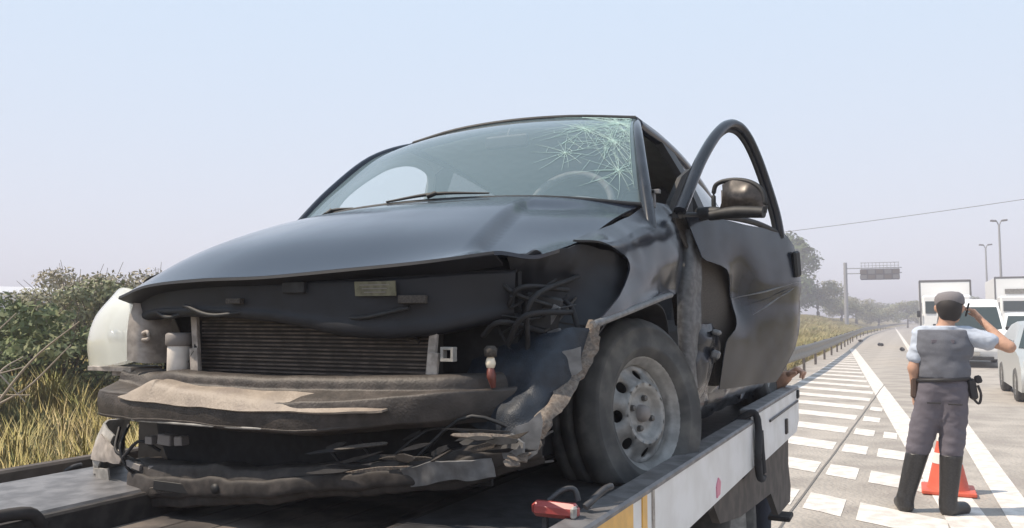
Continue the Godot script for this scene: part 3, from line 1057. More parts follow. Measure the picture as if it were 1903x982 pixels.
	part("broken_lens", st, M.amber, sock)

	# wheel arches and wheels
	part("arch_liner", patch([[V(.78, .44, .42), V(.78, .515, .62), V(.78, .54, .9), V(.77, .50, 1.15), V(.76, .3, 1.25)], [V(.52, .46, .42), V(.52, .52, .62), V(.52, .55, .9), V(.52, .5, 1.15), V(.52, .3, 1.25)]], 24, 4, 0.006), M.dark, car)
	wheel(car, V(.705, .182, .92), deg_to_rad(-19.5), 1.0, 0.0, deg_to_rad(7.0))
	wheel(car, V(-.70, .262, .92), deg_to_rad(8.0), -1.0, 0.0)
	wheel(car, V(.70, .262, 3.32), 0.0, 1.0, 0.0)
	wheel(car, V(-.70, .262, 3.32), 0.0, -1.0, 0.0)
	st = S()
	box(st, V(0, .19, .92), Vector3(1.2, .05, .06))
	part("axle", st, M.dark, car)
	st = S()
	box(st, V(0, .24, 3.32), Vector3(1.2, .08, .08))
	part("axle", st, M.dark, car)
	st = S()
	box(st, V(0, .17, 2.35), Vector3(1.5, .10, 2.2))
	part("floor_pan", st, M.dark, car)

	make_cabin(car)
	make_door(car)

func make_cabin(car: Node3D):
	var st := S()
	# windscreen
	var wr := [
		[V(-.712, .868, 1.03), V(-.4, .893, .93), V(0, .903, .895), V(.4, .897, .955), V(.708, .872, 1.10)],
		[V(-.655, 1.02, 1.17), V(-.37, 1.05, 1.10), V(0, 1.055, 1.075), V(.37, 1.05, 1.115), V(.655, 1.02, 1.21)],
		[V(-.588, 1.19, 1.37), V(-.32, 1.215, 1.31), V(0, 1.225, 1.29), V(.32, 1.218, 1.315), V(.592, 1.19, 1.39)],
		[V(-.53, 1.295, 1.60), V(-.27, 1.318, 1.54), V(0, 1.326, 1.52), V(.27, 1.322, 1.545), V(.535, 1.302, 1.60)]]
	var ws := part("windscreen", patch(wr, 32, 24, 0.0), M.glass, car)
	var wp := func(u: float, v: float, off := 0.003) -> Vector3:
		var col := []
		for r in wr:
			col.append(spline(r, u))
		return spline(col, v) + Vector3(0, off * .7, off * .7)
	# cracks: rays and rings round two blows near the driver's upper corner
	rng.seed = 77
	var crack := S()
	for blow in [[.945, .84, .75, 34, 10], [.93, .56, .42, 24, 7], [.83, .68, .30, 16, 5], [.945, .30, .30, 18, 5], [.78, .42, .22, 12, 3], [.965, .70, .3, 16, 4]]:
		var n: int = blow[3]
		var rings: int = blow[4]
		var arms := []
		for k in n:
			var a = TAU * k / n + rng.randf_range(-.13, .13)
			var l: float = blow[2] * rng.randf_range(.45, 1.0)
			var pts := []
			var bend := rng.randf_range(-.25, .25)
			for e in rings + 1:
				var f := float(e) / rings
				var r := l * pow(f, 1.35)
				var q = Vector2(blow[0], blow[1]) + Vector2(cos(a + bend * f) * .52, sin(a + bend * f)) * r
				pts.append(Vector2(clampf(q.x, .55, .985), clampf(q.y, .035, .97)))
			arms.append(pts)
			var line := []
			for q in pts:
				line.append(wp.call(q.x, q.y))
			tube(crack, line, [.0011, .0004], 4)
		for k in n:
			for e in range(1, rings):
				if rng.randf() < .12 + .5 * e / rings:
					continue
				var p0: Vector2 = arms[k][e]
				var p1: Vector2 = arms[(k + 1) % n][e if rng.randf() < .8 else e - 1]
				if p0.distance_to(p1) < .3:
					tube(crack, [wp.call(p0.x, p0.y), wp.call(p1.x, p1.y)], .0007, 4)
	part("cracks", crack, M.shard, ws)
	for k in 34:
		st = S()
		var b := [[.945, .86, .06], [.95, .80, .08], [.92, .52, .05], [.95, .90, .05], [.94, .84, .12]][k % 5] as Array
		var u: float = clampf(b[0] + rng.randf_range(-1, 1) * b[2] * .6, .6, .975)
		var v: float = clampf(b[1] + rng.randf_range(-1, 1) * b[2], .05, .965)
		var du := rng.randf_range(.002, .009)
		var dv := rng.randf_range(.004, .013)
		quad(st, wp.call(u - du, v, .002), wp.call(u, v - dv, .005), wp.call(u + du, v + dv * .3, .003), wp.call(u, v + dv, .006))
		part("shard", st, M.shard, ws)
	st = S()
	for k in 12:
		var u := .80 + k * .015
		quad(st, wp.call(u, .955 - rng.randf() * .01, .004), wp.call(u + .015, .955, .004), wp.call(u + .015, .972 - rng.randf() * .012, .005), wp.call(u, .972, .005))
	part("crumbled_edge", st, M.shard, ws)
	# seal round the glass
	st = S()
	var ring := []
	for e in 17:
		ring.append(wp.call(e / 16.0, 0.0, .001))
	tube(st, ring, .009, 6)
	part("seal", st, M.trim, ws)
	st = S()
	ring = []
	for e in 17:
		ring.append(wp.call(e / 16.0, 1.0, .001))
	tube(st, ring, .010, 6)
	part("seal", st, M.trim, ws)
	# pillars
	for s in [-1.0, 1.0]:
		var d := 0.0 if s < 0 else .03
		st = S()
		tube(st, [V(s * .76, .77, .98 + d), V(s * .735, .845, 1.04 + d), V(s * .675, 1.01, 1.18 + d), V(s * .605, 1.18, 1.375 + d * .6), V(s * .540, 1.276, 1.60), V(s * .53, 1.283, 1.75)], [.021, .023, .022, .020, .018, .018], 10, 30, 1.2)
		part("windscreen_pillar", st, M.paint_dusty if s > 0 else M.paint, car)
		st = S()
		tube(st, [V(s * .540, 1.276, 1.60), V(s * .555, 1.258, 2.0), V(s * .56, 1.215, 2.4), V(s * .55, 1.14, 2.9), V(s * .56, 1.02, 3.3)], .024, 10, 24)
		part("roof_rail", st, M.paint, car)
	part("pillar_trim", patch([[V(-.725, .86, 1.06), V(-.665, 1.01, 1.20), V(-.598, 1.18, 1.395), V(-.555, 1.26, 1.56), V(-.56, 1.265, 1.75), V(-.57, 1.25, 1.95)], [V(-.735, .86, 1.21), V(-.68, 1.01, 1.27), V(-.615, 1.14, 1.44), V(-.59, 1.205, 1.59), V(-.583, 1.222, 1.73), V(-.60, 1.19, 1.88)]], 20, 3, .004), M.liner, car)
	# roof
	part("roof", patch([
		[V(-.535, 1.300, 1.60), V(-.27, 1.325, 1.54), V(0, 1.333, 1.52), V(.27, 1.329, 1.545), V(.54, 1.308, 1.60)],
		[V(-.56, 1.285, 2.0), V(-.27, 1.335, 2.0), V(0, 1.345, 2.0), V(.27, 1.335, 2.0), V(.56, 1.285, 2.0)],
		[V(-.56, 1.225, 2.4), V(-.27, 1.29, 2.42), V(0, 1.30, 2.42), V(.27, 1.29, 2.42), V(.56, 1.225, 2.4)],
		[V(-.55, 1.15, 2.9), V(-.27, 1.20, 2.95), V(0, 1.21, 2.97), V(.27, 1.20, 2.95), V(.55, 1.15, 2.9)]], 28, 28, 0.012), M.paint, car)
	part("headliner", patch([
		[V(-.51, 1.275, 1.64), V(0, 1.305, 1.58), V(.51, 1.28, 1.64)],
		[V(-.53, 1.255, 2.0), V(0, 1.31, 2.0), V(.53, 1.255, 2.0)],
		[V(-.53, 1.19, 2.4), V(0, 1.26, 2.4), V(.53, 1.19, 2.4)],
		[V(-.52, 1.11, 2.9), V(0, 1.16, 2.95), V(.52, 1.11, 2.9)]], 12, 12, 0.008), M.liner, car)
	# body sides behind the front
	for s in [-1.0, 1.0]:
		var f := 1.25 if s < 0 else 2.28
		part("body_side", patch([
			[V(s * .745, .865, f), V(s * .755, .87, 2.4), V(s * .75, .87, 3.2), V(s * .66, .86, 3.66)],
			[V(s * .81, .70, f), V(s * .815, .70, 2.4), V(s * .81, .70, 3.2), V(s * .72, .70, 3.74)],
			[V(s * .82, .45, f), V(s * .82, .45, 2.4), V(s * .82, .52, 3.2), V(s * .73, .45, 3.78)],
			[V(s * .79, .14, f), V(s * .79, .14, 2.4), V(s * .80, .45, 3.2), V(s * .70, .2, 3.74)]], 24, 14, 0.02), M.paint, car)
		# pillar behind the front door, then the rear quarter with its window
		part("door_post", patch([
			[V(s * .745, .855, 1.96), V(s * .745, .855, 2.14)],
			[V(s * .67, 1.05, 1.95), V(s * .67, 1.05, 2.10)],
			[V(s * .565, 1.265, 1.86), V(s * .57, 1.25, 2.06)]], 4, 12, 0.03), M.trim, car)
		part("rear_window", patch([
			[V(s * .742, .862, 2.13), V(s * .745, .865, 2.6), V(s * .735, .87, 3.1)],
			[V(s * .665, 1.05, 2.09), V(s * .67, 1.03, 2.6), V(s * .66, .98, 3.08)],
			[V(s * .565, 1.25, 2.05), V(s * .56, 1.19, 2.6), V(s * .57, 1.08, 3.06)]], 10, 8), M.tinted, car)
		part("rear_pillar", patch([
			[V(s * .735, .865, 3.08), V(s * .72, .865, 3.4), V(s * .66, .86, 3.62)],
			[V(s * .66, .98, 3.06), V(s * .65, .97, 3.3), V(s * .60, .96, 3.45)],
			[V(s * .565, 1.08, 3.0), V(s * .56, 1.06, 3.15), V(s * .53, 1.09, 3.1)]], 8, 8, 0.02), M.paint, car)
	# passenger door glass with its frame
	var pw := part("front_window", patch([
		[V(-.742, .862, 1.20), V(-.748, .862, 1.6), V(-.746, .862, 1.96)],
		[V(-.685, 1.0, 1.24), V(-.68, 1.04, 1.6), V(-.672, 1.05, 1.95)],
		[V(-.61, 1.15, 1.42), V(-.585, 1.225, 1.62), V(-.57, 1.258, 1.86)]], 12, 10), M.side_glass, car)
	st = S()
	tube(st, [V(-.735, .87, 1.20), V(-.675, 1.015, 1.26), V(-.612, 1.15, 1.43), V(-.588, 1.21, 1.58), V(-.582, 1.225, 1.72), V(-.595, 1.20, 1.86), V(-.64, 1.10, 1.92), V(-.745, .87, 1.95)], .022, 8, 36)
	part("window_frame", st, M.liner, pw)
	# hatch
	part("hatch", patch([
		[V(-.53, 1.16, 2.92), V(0, 1.20, 2.98), V(.53, 1.16, 2.92)],
		[V(-.60, .97, 3.40), V(0, .99, 3.48), V(.60, .97, 3.40)],
		[V(-.66, .86, 3.62), V(0, .87, 3.70), V(.66, .86, 3.62)],
		[V(-.72, .5, 3.78), V(0, .5, 3.86), V(.72, .5, 3.78)],
		[V(-.70, .2, 3.74), V(0, .2, 3.82), V(.70, .2, 3.74)]], 16, 20, 0.02), M.paint, car)
	# dashboard, wheel, seats
	part("dashboard", patch([
		[V(-.69, .845, 1.10), V(0, .872, .98), V(.69, .85, 1.15)],
		[V(-.69, .84, 1.30), V(0, .87, 1.22), V(.24, .935, 1.28), V(.45, .90, 1.30), V(.69, .85, 1.32)],
		[V(-.68, .83, 1.46), V(0, .86, 1.42), V(.34, .955, 1.44), V(.68, .85, 1.46)],
		[V(-.68, .62, 1.52), V(0, .62, 1.48), V(.34, .66, 1.5), V(.68, .62, 1.52)]], 24, 14, 0.01), M.dash, car)
	var sw := Node3D.new()
	sw.name = "steering_wheel"
	car.add_child(sw, true)
	sw.transform = Transform3D(Basis(Vector3.RIGHT, deg_to_rad(64)), V(.27, .925, 1.52))
	st = S()
	var circ := []
	for e in 33:
		circ.append(Vector3(cos(TAU * e / 32), 0, sin(TAU * e / 32)) * .185)
	tube(st, circ, .015, 8)
	part("wheel_ring", st, M.dash, sw)
	st = S()
	box(st, Vector3(0, -.02, 0), Vector3(.16, .04, .13))
	box(st, Vector3(0, -.015, 0), Vector3(.35, .02, .035))
	part("wheel_spokes", st, M.dash, sw)
	for s in [-1.0, 1.0]:
		var seat := Node3D.new()
		seat.name = "seat"
		car.add_child(seat, true)
		st = S()
		box(st, V(s * .35, .40, 1.95), Vector3(.48, .16, .5), Basis(), .05)
		part("seat_cushion", st, M.cloth, seat)
		st = S()
		box(st, V(s * .35, .70, 2.27), Vector3(.46, .60, .14), Basis(Vector3.RIGHT, -.25), .05)
		part("backrest", st, M.cloth, seat)
		st = S()
		box(st, V(s * .35, 1.06, 2.36), Vector3(.24, .15, .09), Basis(Vector3.RIGHT, -.15), .03)
		part("headrest", st, M.cloth, seat)
	st = S()
	box(st, V(0, .62, 2.95), Vector3(1.3, .50, .16), Basis(Vector3.RIGHT, -.25), .05)
	box(st, V(0, .36, 2.75), Vector3(1.3, .14, .5), Basis(), .05)
	part("rear_bench", st, M.cloth, car)
	st = S()
	box(st, V(0, 1.235, 1.50), Vector3(.2, .055, .02), Basis(Vector3.RIGHT, .1), .008)
	tube(st, [V(0, 1.245, 1.50), V(0, 1.30, 1.53)], .007, 6)
	part("rear_view_mirror", st, M.trim, car)
	# wipers
	for q in [[-.60, .876, .99, -.38, .905, .935], [-.20, .912, .895, .22, .918, .900]]:
		st = S()
		var a: Vector3 = V(q[0], q[1], q[2])
		var b: Vector3 = V(q[3], q[4], q[5])
		tube(st, [a, a.lerp(b, .5) + Vector3(0, .012, .012), b], [.004, .007, .003], 6, 10)
		tube(st, [a.lerp(b, .45) + Vector3(0, .0, .03), a.lerp(b, .52) + Vector3(0, .014, .016)], .009, 6)
		part("wiper", st, M.black, car)
	st = S()
	box(st, V(.725, .90, 1.16), Vector3(.02, .06, .02))
	box(st, V(.735, .925, 1.16), Vector3(.035, .015, .02))
	part("pillar_clip", st, M.post, car)

func make_door(car: Node3D):
	# swung open about its front edge; inside, x runs along the door, y up, z out of the outer skin
	var door := Node3D.new()
	door.name = "open_door"
	car.add_child(door, true)
	var t := deg_to_rad(17.4)
	var along := Vector3(sin(t), 0, -cos(t))
	var out := Vector3(cos(t), 0, sin(t))
	door.transform = Transform3D(Basis(along, Vector3.UP, out), V(.80, 0, 1.2))
	door.set_meta("label", "driver's door swung open, scraped and dented")
	var rows := [[.852, .04, .80], [.835, .045, .85], [.80, .06, .905], [.74, .09, .945], [.70, .115, .955], [.69, .14, .957], [.682, .20, .960], [.674, .26, .961], [.665, .305, .962], [.65, .335, .964], [.62, .365, .968], [.57, .392, .978], [.53, .400, .987], [.49, .398, .996], [.465, .385, .998], [.445, .36, .988], [.43, .33, .975], [.415, .30, .96], [.40, .285, .945], [.36, .275, .91], [.30, .27, .845], [.25, .268, .785], [.225, .268, .745]]
	var g := []
	for r in rows:
		var line := []
		for i in 25:
			var x: float = lerpf(r[1], r[2], i / 24.0)
			var y: float = r[0]
			var bulge := .03 * (1.0 - pow((y - .55) / .34, 2.0)) - .012 * smoothstep(.60, .57, y) * smoothstep(.35, .6, x)
			bulge -= .045 * exp(-pow((x - .42) / .09, 2.0) - pow((y - .58) / .10, 2.0))
			bulge -= .025 * pow(maxf(0.0, (x - .85) / .15), 2.0)
			line.append(Vector3(x, y, bulge))
		g.append(line)
	crumple(g, 0.007, 1.3)
	var st := S()
	skin(st, g, 0.004)
	part("door_skin", st, M.paint_dusty, door)
	st = S()
	plate(st, [Vector2(.03, .84), Vector2(.82, .83), Vector2(.93, .70), Vector2(.965, .48), Vector2(.73, .235), Vector2(.29, .235), Vector2(.30, .42), Vector2(.10, .46), Vector2(.06, .66)], .05, Transform3D(Basis(), Vector3(0, 0, -.025)))
	part("inner_panel", st, M.brownish, door)
	st = S()
	tube(st, [Vector3(.962, .70, -.02), Vector3(.985, .58, -.015), Vector3(1.005, .48, -.015), Vector3(.95, .40, -.02)], .008, 6, 12)
	part("door_edge", st, M.post, door)
	# scrapes along the skin
	for q in [[.40, .560, .93, .645, .007], [.52, .500, .875, .618, .008], [.46, .535, .80, .595, .004], [.60, .56, .9, .632, .004]]:
		st = S()
		var pts := []
		for e in 9:
			var f := e / 8.0
			var x: float = lerpf(q[0], q[2], f)
			var y: float = lerpf(q[1], q[3], f)
			var bulge := .03 * (1.0 - pow((y - .55) / .34, 2.0)) - .012 * smoothstep(.60, .57, y) * smoothstep(.35, .6, x) - .045 * exp(-pow((x - .42) / .09, 2.0) - pow((y - .58) / .10, 2.0))
			pts.append(Vector3(x, y, bulge + .001))
		tube(st, pts, [.002, q[4], q[4] * .8, .002], 6, 16, .5)
		part("scrape", st, M.post if q[4] > .005 else M.black, door)
	st = S()
	tube(st, [Vector3(.02, .845, 0), Vector3(.3, .868, .002), Vector3(.56, .868, .002), Vector3(.74, .848, .0), Vector3(.83, .825, -.005)], .012, 8, 24)
	part("waist_seal", st, M.trim, door)
	st = S()
	var tilt := Vector3(0, 0, -.22)
	var path := [Vector3(.02, .86, 0), Vector3(.07, .915, 0), Vector3(.20, 1.06, 0), Vector3(.33, 1.175, 0), Vector3(.44, 1.243, 0), Vector3(.53, 1.258, 0), Vector3(.605, 1.225, 0), Vector3(.67, 1.15, 0), Vector3(.73, 1.04, 0), Vector3(.78, .92, 0), Vector3(.805, .82, 0)]
	for i in path.size():
		path[i] += tilt * maxf(0.0, path[i].y - .86) * .5
	tube(st, path, .0235, 10, 60, 0.85)
	part("window_frame", st, M.paint_dusty, door)
	st = S()
	var inner := []
	for p in path:
		inner.append(Vector3(lerpf(.45, p.x, .93), lerpf(.9, p.y, .93), p.z - .006))
	tube(st, inner, .009, 6, 50)
	part("window_seal", st, M.trim, door)
	st = S()
	plate(st, [Vector2(.06, .86), Vector2(.245, .87), Vector2(.26, 1.06), Vector2(.19, 1.02), Vector2(.10, .92)], .02, Transform3D(Basis(Vector3.RIGHT, -.1), Vector3(0, 0.0, .012 + .086 - .09)))
	part("corner_panel", st, M.trim, door)
	st = S()
	box(st, Vector3(.885, .715, .035), Vector3(.05, .11, .02), Basis(Vector3.FORWARD, -.15), .008)
	part("door_handle", st, M.black, door)
	# broken mirror: rim, hollow shell and a bare plate
	var mir := Node3D.new()
	mir.name = "wing_mirror"
	door.add_child(mir, true)
	mir.transform = Transform3D(Basis(Vector3(0, 0, 1), Vector3.UP, Vector3(-1, 0, 0)), Vector3(.15, .89, .02))   # inside it, x runs out from the door, z towards the nose
	st = S()
	tube(st, [Vector3(-.02, -.03, 0), Vector3(.04, -.028, .0), Vector3(.09, -.035, .0)], [.026, .022, .018], 10, 8)
	part("mirror_arm", st, M.trim, mir)
	st = S()
	var loop := [Vector3(.04, -.03, 0), Vector3(.042, .05, 0), Vector3(.062, .076, 0), Vector3(.12, .080, 0), Vector3(.18, .066, 0), Vector3(.222, .035, 0), Vector3(.235, -.01, 0), Vector3(.232, -.045, 0)]
	tube(st, loop, .0085, 8, 40)
	part("mirror_rim", st, M.trim, mir)
	st = S()
	tube(st, [Vector3(.03, -.04, .01), Vector3(.13, -.036, .015), Vector3(.235, -.045, .01)], [.018, .022, .020], 10, 14)
	part("mirror_base", st, M.trim, mir)
	part("mirror_shell", patch([
		[Vector3(.075, .062, .0), Vector3(.12, .072, .005), Vector3(.18, .058, .005), Vector3(.218, .028, .0)],
		[Vector3(.085, .02, .012), Vector3(.12, .02, .02), Vector3(.18, .015, .02), Vector3(.228, .0, .0)],
		[Vector3(.06, -.03, .0), Vector3(.12, -.03, .01), Vector3(.18, -.03, .01), Vector3(.228, -.035, .0)]], 20, 18, 0.006, 0.010, 3.0), M.mirror, mir)
	st = S()
	box(st, Vector3(.12, .015, -.02), Vector3(.11, .07, .008), Basis(Vector3.UP, .2))
	part("mirror_plate", st, M.grey_plastic, mir)

# ------------------------------------------------------------------ setting
var guard_pts := [Vector2(-2.9, -12), Vector2(-2.85, 0), Vector2(-2.78, 12), Vector2(-2.72, 26), Vector2(-2.95, 41), Vector2(-3.5, 65), Vector2(-3.85, 85), Vector2(-3.7, 115), Vector2(-2.9, 160), Vector2(-1.5, 220), Vector2(1.5, 300)]

func guard_x(z: float) -> float:
	for i in guard_pts.size() - 1:
		var a: Vector2 = guard_pts[i]
		var b: Vector2 = guard_pts[i + 1]
		if z <= b.y or i == guard_pts.size() - 2:
			return lerpf(a.x, b.x, clampf((z - a.y) / (b.y - a.y), -1.0, 3.0))
	return -3.0

func ground_h(x: float, z: float) -> float:
	var d := guard_x(clampf(z, -12, 300)) - 0.55 - x
	if d > 0.0:
		var top := lerpf(0.85, 1.9, smoothstep(12.0, 42.0, z))
		return -0.03 + top * smoothstep(0.0, 9.0, d) + noise.get_noise_2d(x * 12.0, z * 12.0) * 0.16 * smoothstep(0.3, 3.0, d)
	return -0.03

func line_1(z: float) -> float:
	return 0.38 - 0.0771 * (z - 6.86)

func line_2(z: float) -> float:
	return 0.744 - 0.019 * (z - 7.02)

func strip(st: SurfaceTool, y: float, pts: Array):
	# pts: [z, x0, x1]
	for i in pts.size() - 1:
		var a = pts[i]
		var b = pts[i + 1]
		quad(st, Vector3(a[1], y, -a[0]), Vector3(a[2], y, -a[0]), Vector3(b[2], y, -b[0]), Vector3(b[1], y, -b[0]))

func make_setting():
	var st := S()
	var gx := [-600., -300., -150., -90., -60., -45., -35., -28., -22., -18., -15., -13., -11.5, -10., -9., -8., -7., -6.3, -5.6, -5., -4.5, -4.1, -3.8, -3.5, -3.2, -2.5, 0., 6., 14., 22., 30., 60., 150., 300., 600.]
	var gz := [-300., -100., -40., -15., -6.]
	var z := -4.0
	while z < 60:
		gz.append(z)
		z += 1.2
	while z < 900:
		gz.append(z)
		z *= 1.12
	var grid := []
	for zz in gz:
		var line := []
		for x in gx:
			line.append(Vector3(x, ground_h(x, zz), -zz))
		grid.append(line)
	skin(st, grid)
	structure(part("ground", st, M.earth))

	st = S()
	var rp := []
	for k in 60:
		var zz := -25.0 + pow(k / 59.0, 1.8) * 425.0
		rp.append([zz, guard_x(clampf(zz, -12, 300)) - 0.55, 15.0])
	strip(st, 0.0, rp)
	var road := structure(part("road", st, M.asphalt))
	# the two edge lines of the gore
	st = S()
	var pts := []
	for k in 40:
		var zz := 2.0 + k * 1.15
		pts.append([zz, line_1(zz) - .15, line_1(zz) + .15])
	strip(st, 0.004, pts)
	part("edge_line", st, M.marking, road)
	st = S()
	pts = []
	for k in 60:
		var zz := 1.0 + k * 3.0
		pts.append([zz, line_2(zz) - .11, line_2(zz) + .11])
	strip(st, 0.004, pts)
	part("edge_line", st, M.marking, road)
	for k in 14:
		st = S()
		var z0 := 4.0 + k * 12.0
		strip(st, 0.004, [[z0, line_2(z0) + 3.5, line_2(z0) + 3.62], [z0 + 4.0, line_2(z0 + 4) + 3.5, line_2(z0 + 4) + 3.62]])
		part("lane_dash", st, M.marking, road)
	# hatch stripes, broken where two seams run through
	var seam := [[-.87, .0216, .05], [-.46, .012, .055]]
	var zk := 2.2
	while zk < 42.0:
		var zl := zk
		var cuts := []
		var xl: float = guard_x(zl) + 0.25
		var at_z := func(x: float) -> float: return zl - 0.62 * (x + 0.1166 * zl)
		var xr := xl
		for it in 12:
			xr = line_1(at_z.call(xr)) - 0.17
		var a: float = xl
		for s in seam:
			var sx: float = s[0] + s[1] * (at_z.call(s[0]) - 7.28)
			if sx - s[2] > a and sx + s[2] < xr:
				cuts.append([a, sx - s[2]])
				a = sx + s[2]
		cuts.append([a, xr])
		for c in cuts:
			if c[1] - c[0] < 0.08:
				continue
			st = S()
			var row := []
			for e in 5:
				var x: float = lerpf(c[0], c[1], e / 4.0)
				var zc: float = at_z.call(x)
				row.append([x, zc - .33 + noise.get_noise_2d(x * 90, zk * 50) * .03, zc + .33 + noise.get_noise_2d(x * 90, zk * 50 + 300) * .03])
			for e in 4:
				quad(st, Vector3(row[e][0], .004, -row[e][1]), Vector3(row[e + 1][0], .004, -row[e + 1][1]), Vector3(row[e + 1][0], .004, -row[e + 1][2]), Vector3(row[e][0], .004, -row[e][2]))
			part("hatch_stripe", st, M.marking, road)
		zk += 1.76
	for s in [seam[0]]:
		st = S()
		pts = []
		for k in 36:
			var zz := 2.0 + k * .55
			var x: float = s[0] + s[1] * (zz - 7.28) + noise.get_noise_1d(zz * 12.0) * .012
			pts.append([zz, x - .009, x + .009])
		strip(st, 0.006, pts)
		part("road_seam", st, M.seam, road)

func make_guardrail():
	var g := thing("guardrail", "weathered metal guardrail along the grassy edge of the road", "guardrail")
	var prof := [Vector2(0, .42), Vector2(.035, .45), Vector2(.05, .50), Vector2(.015, .56), Vector2(.0, .60), Vector2(.015, .64), Vector2(.05, .70), Vector2(.035, .75), Vector2(0, .78)]
	var zs := []
	var z := -8.0
	while z < 280.0:
		zs.append(z)
		z += 2.0 if z < 60 else 8.0
	var grid := []
	for zz in zs:
		var line := []
		for p in prof:
			line.append(Vector3(guard_x(zz) + p.x, p.y + noise.get_noise_1d(zz * 6.0) * .03, -zz))
		grid.append(line)
	var st := S()
	skin(st, grid, 0.004)
	part("rail", st, M.galv, g)
	var post: Mesh = null
	var n := 0
	z = -6.0
	while z < 150.0:
		if post == null:
			st = S()
			box(st, Vector3(0, .37, 0), Vector3(.012, .82, .15), Basis(), .003)
			box(st, Vector3(-.03, .37, .07), Vector3(.06, .82, .012), Basis(), .003)
			box(st, Vector3(.0, .60, 0), Vector3(.08, .32, .12), Basis(), .004)
			st.generate_normals()
			post = st.commit()
		var o := put("post", post, M.galv_dark, g)
		o.position = Vector3(guard_x(z) - .09, 0, -z)
		z += 4.0 if z < 60 else 8.0

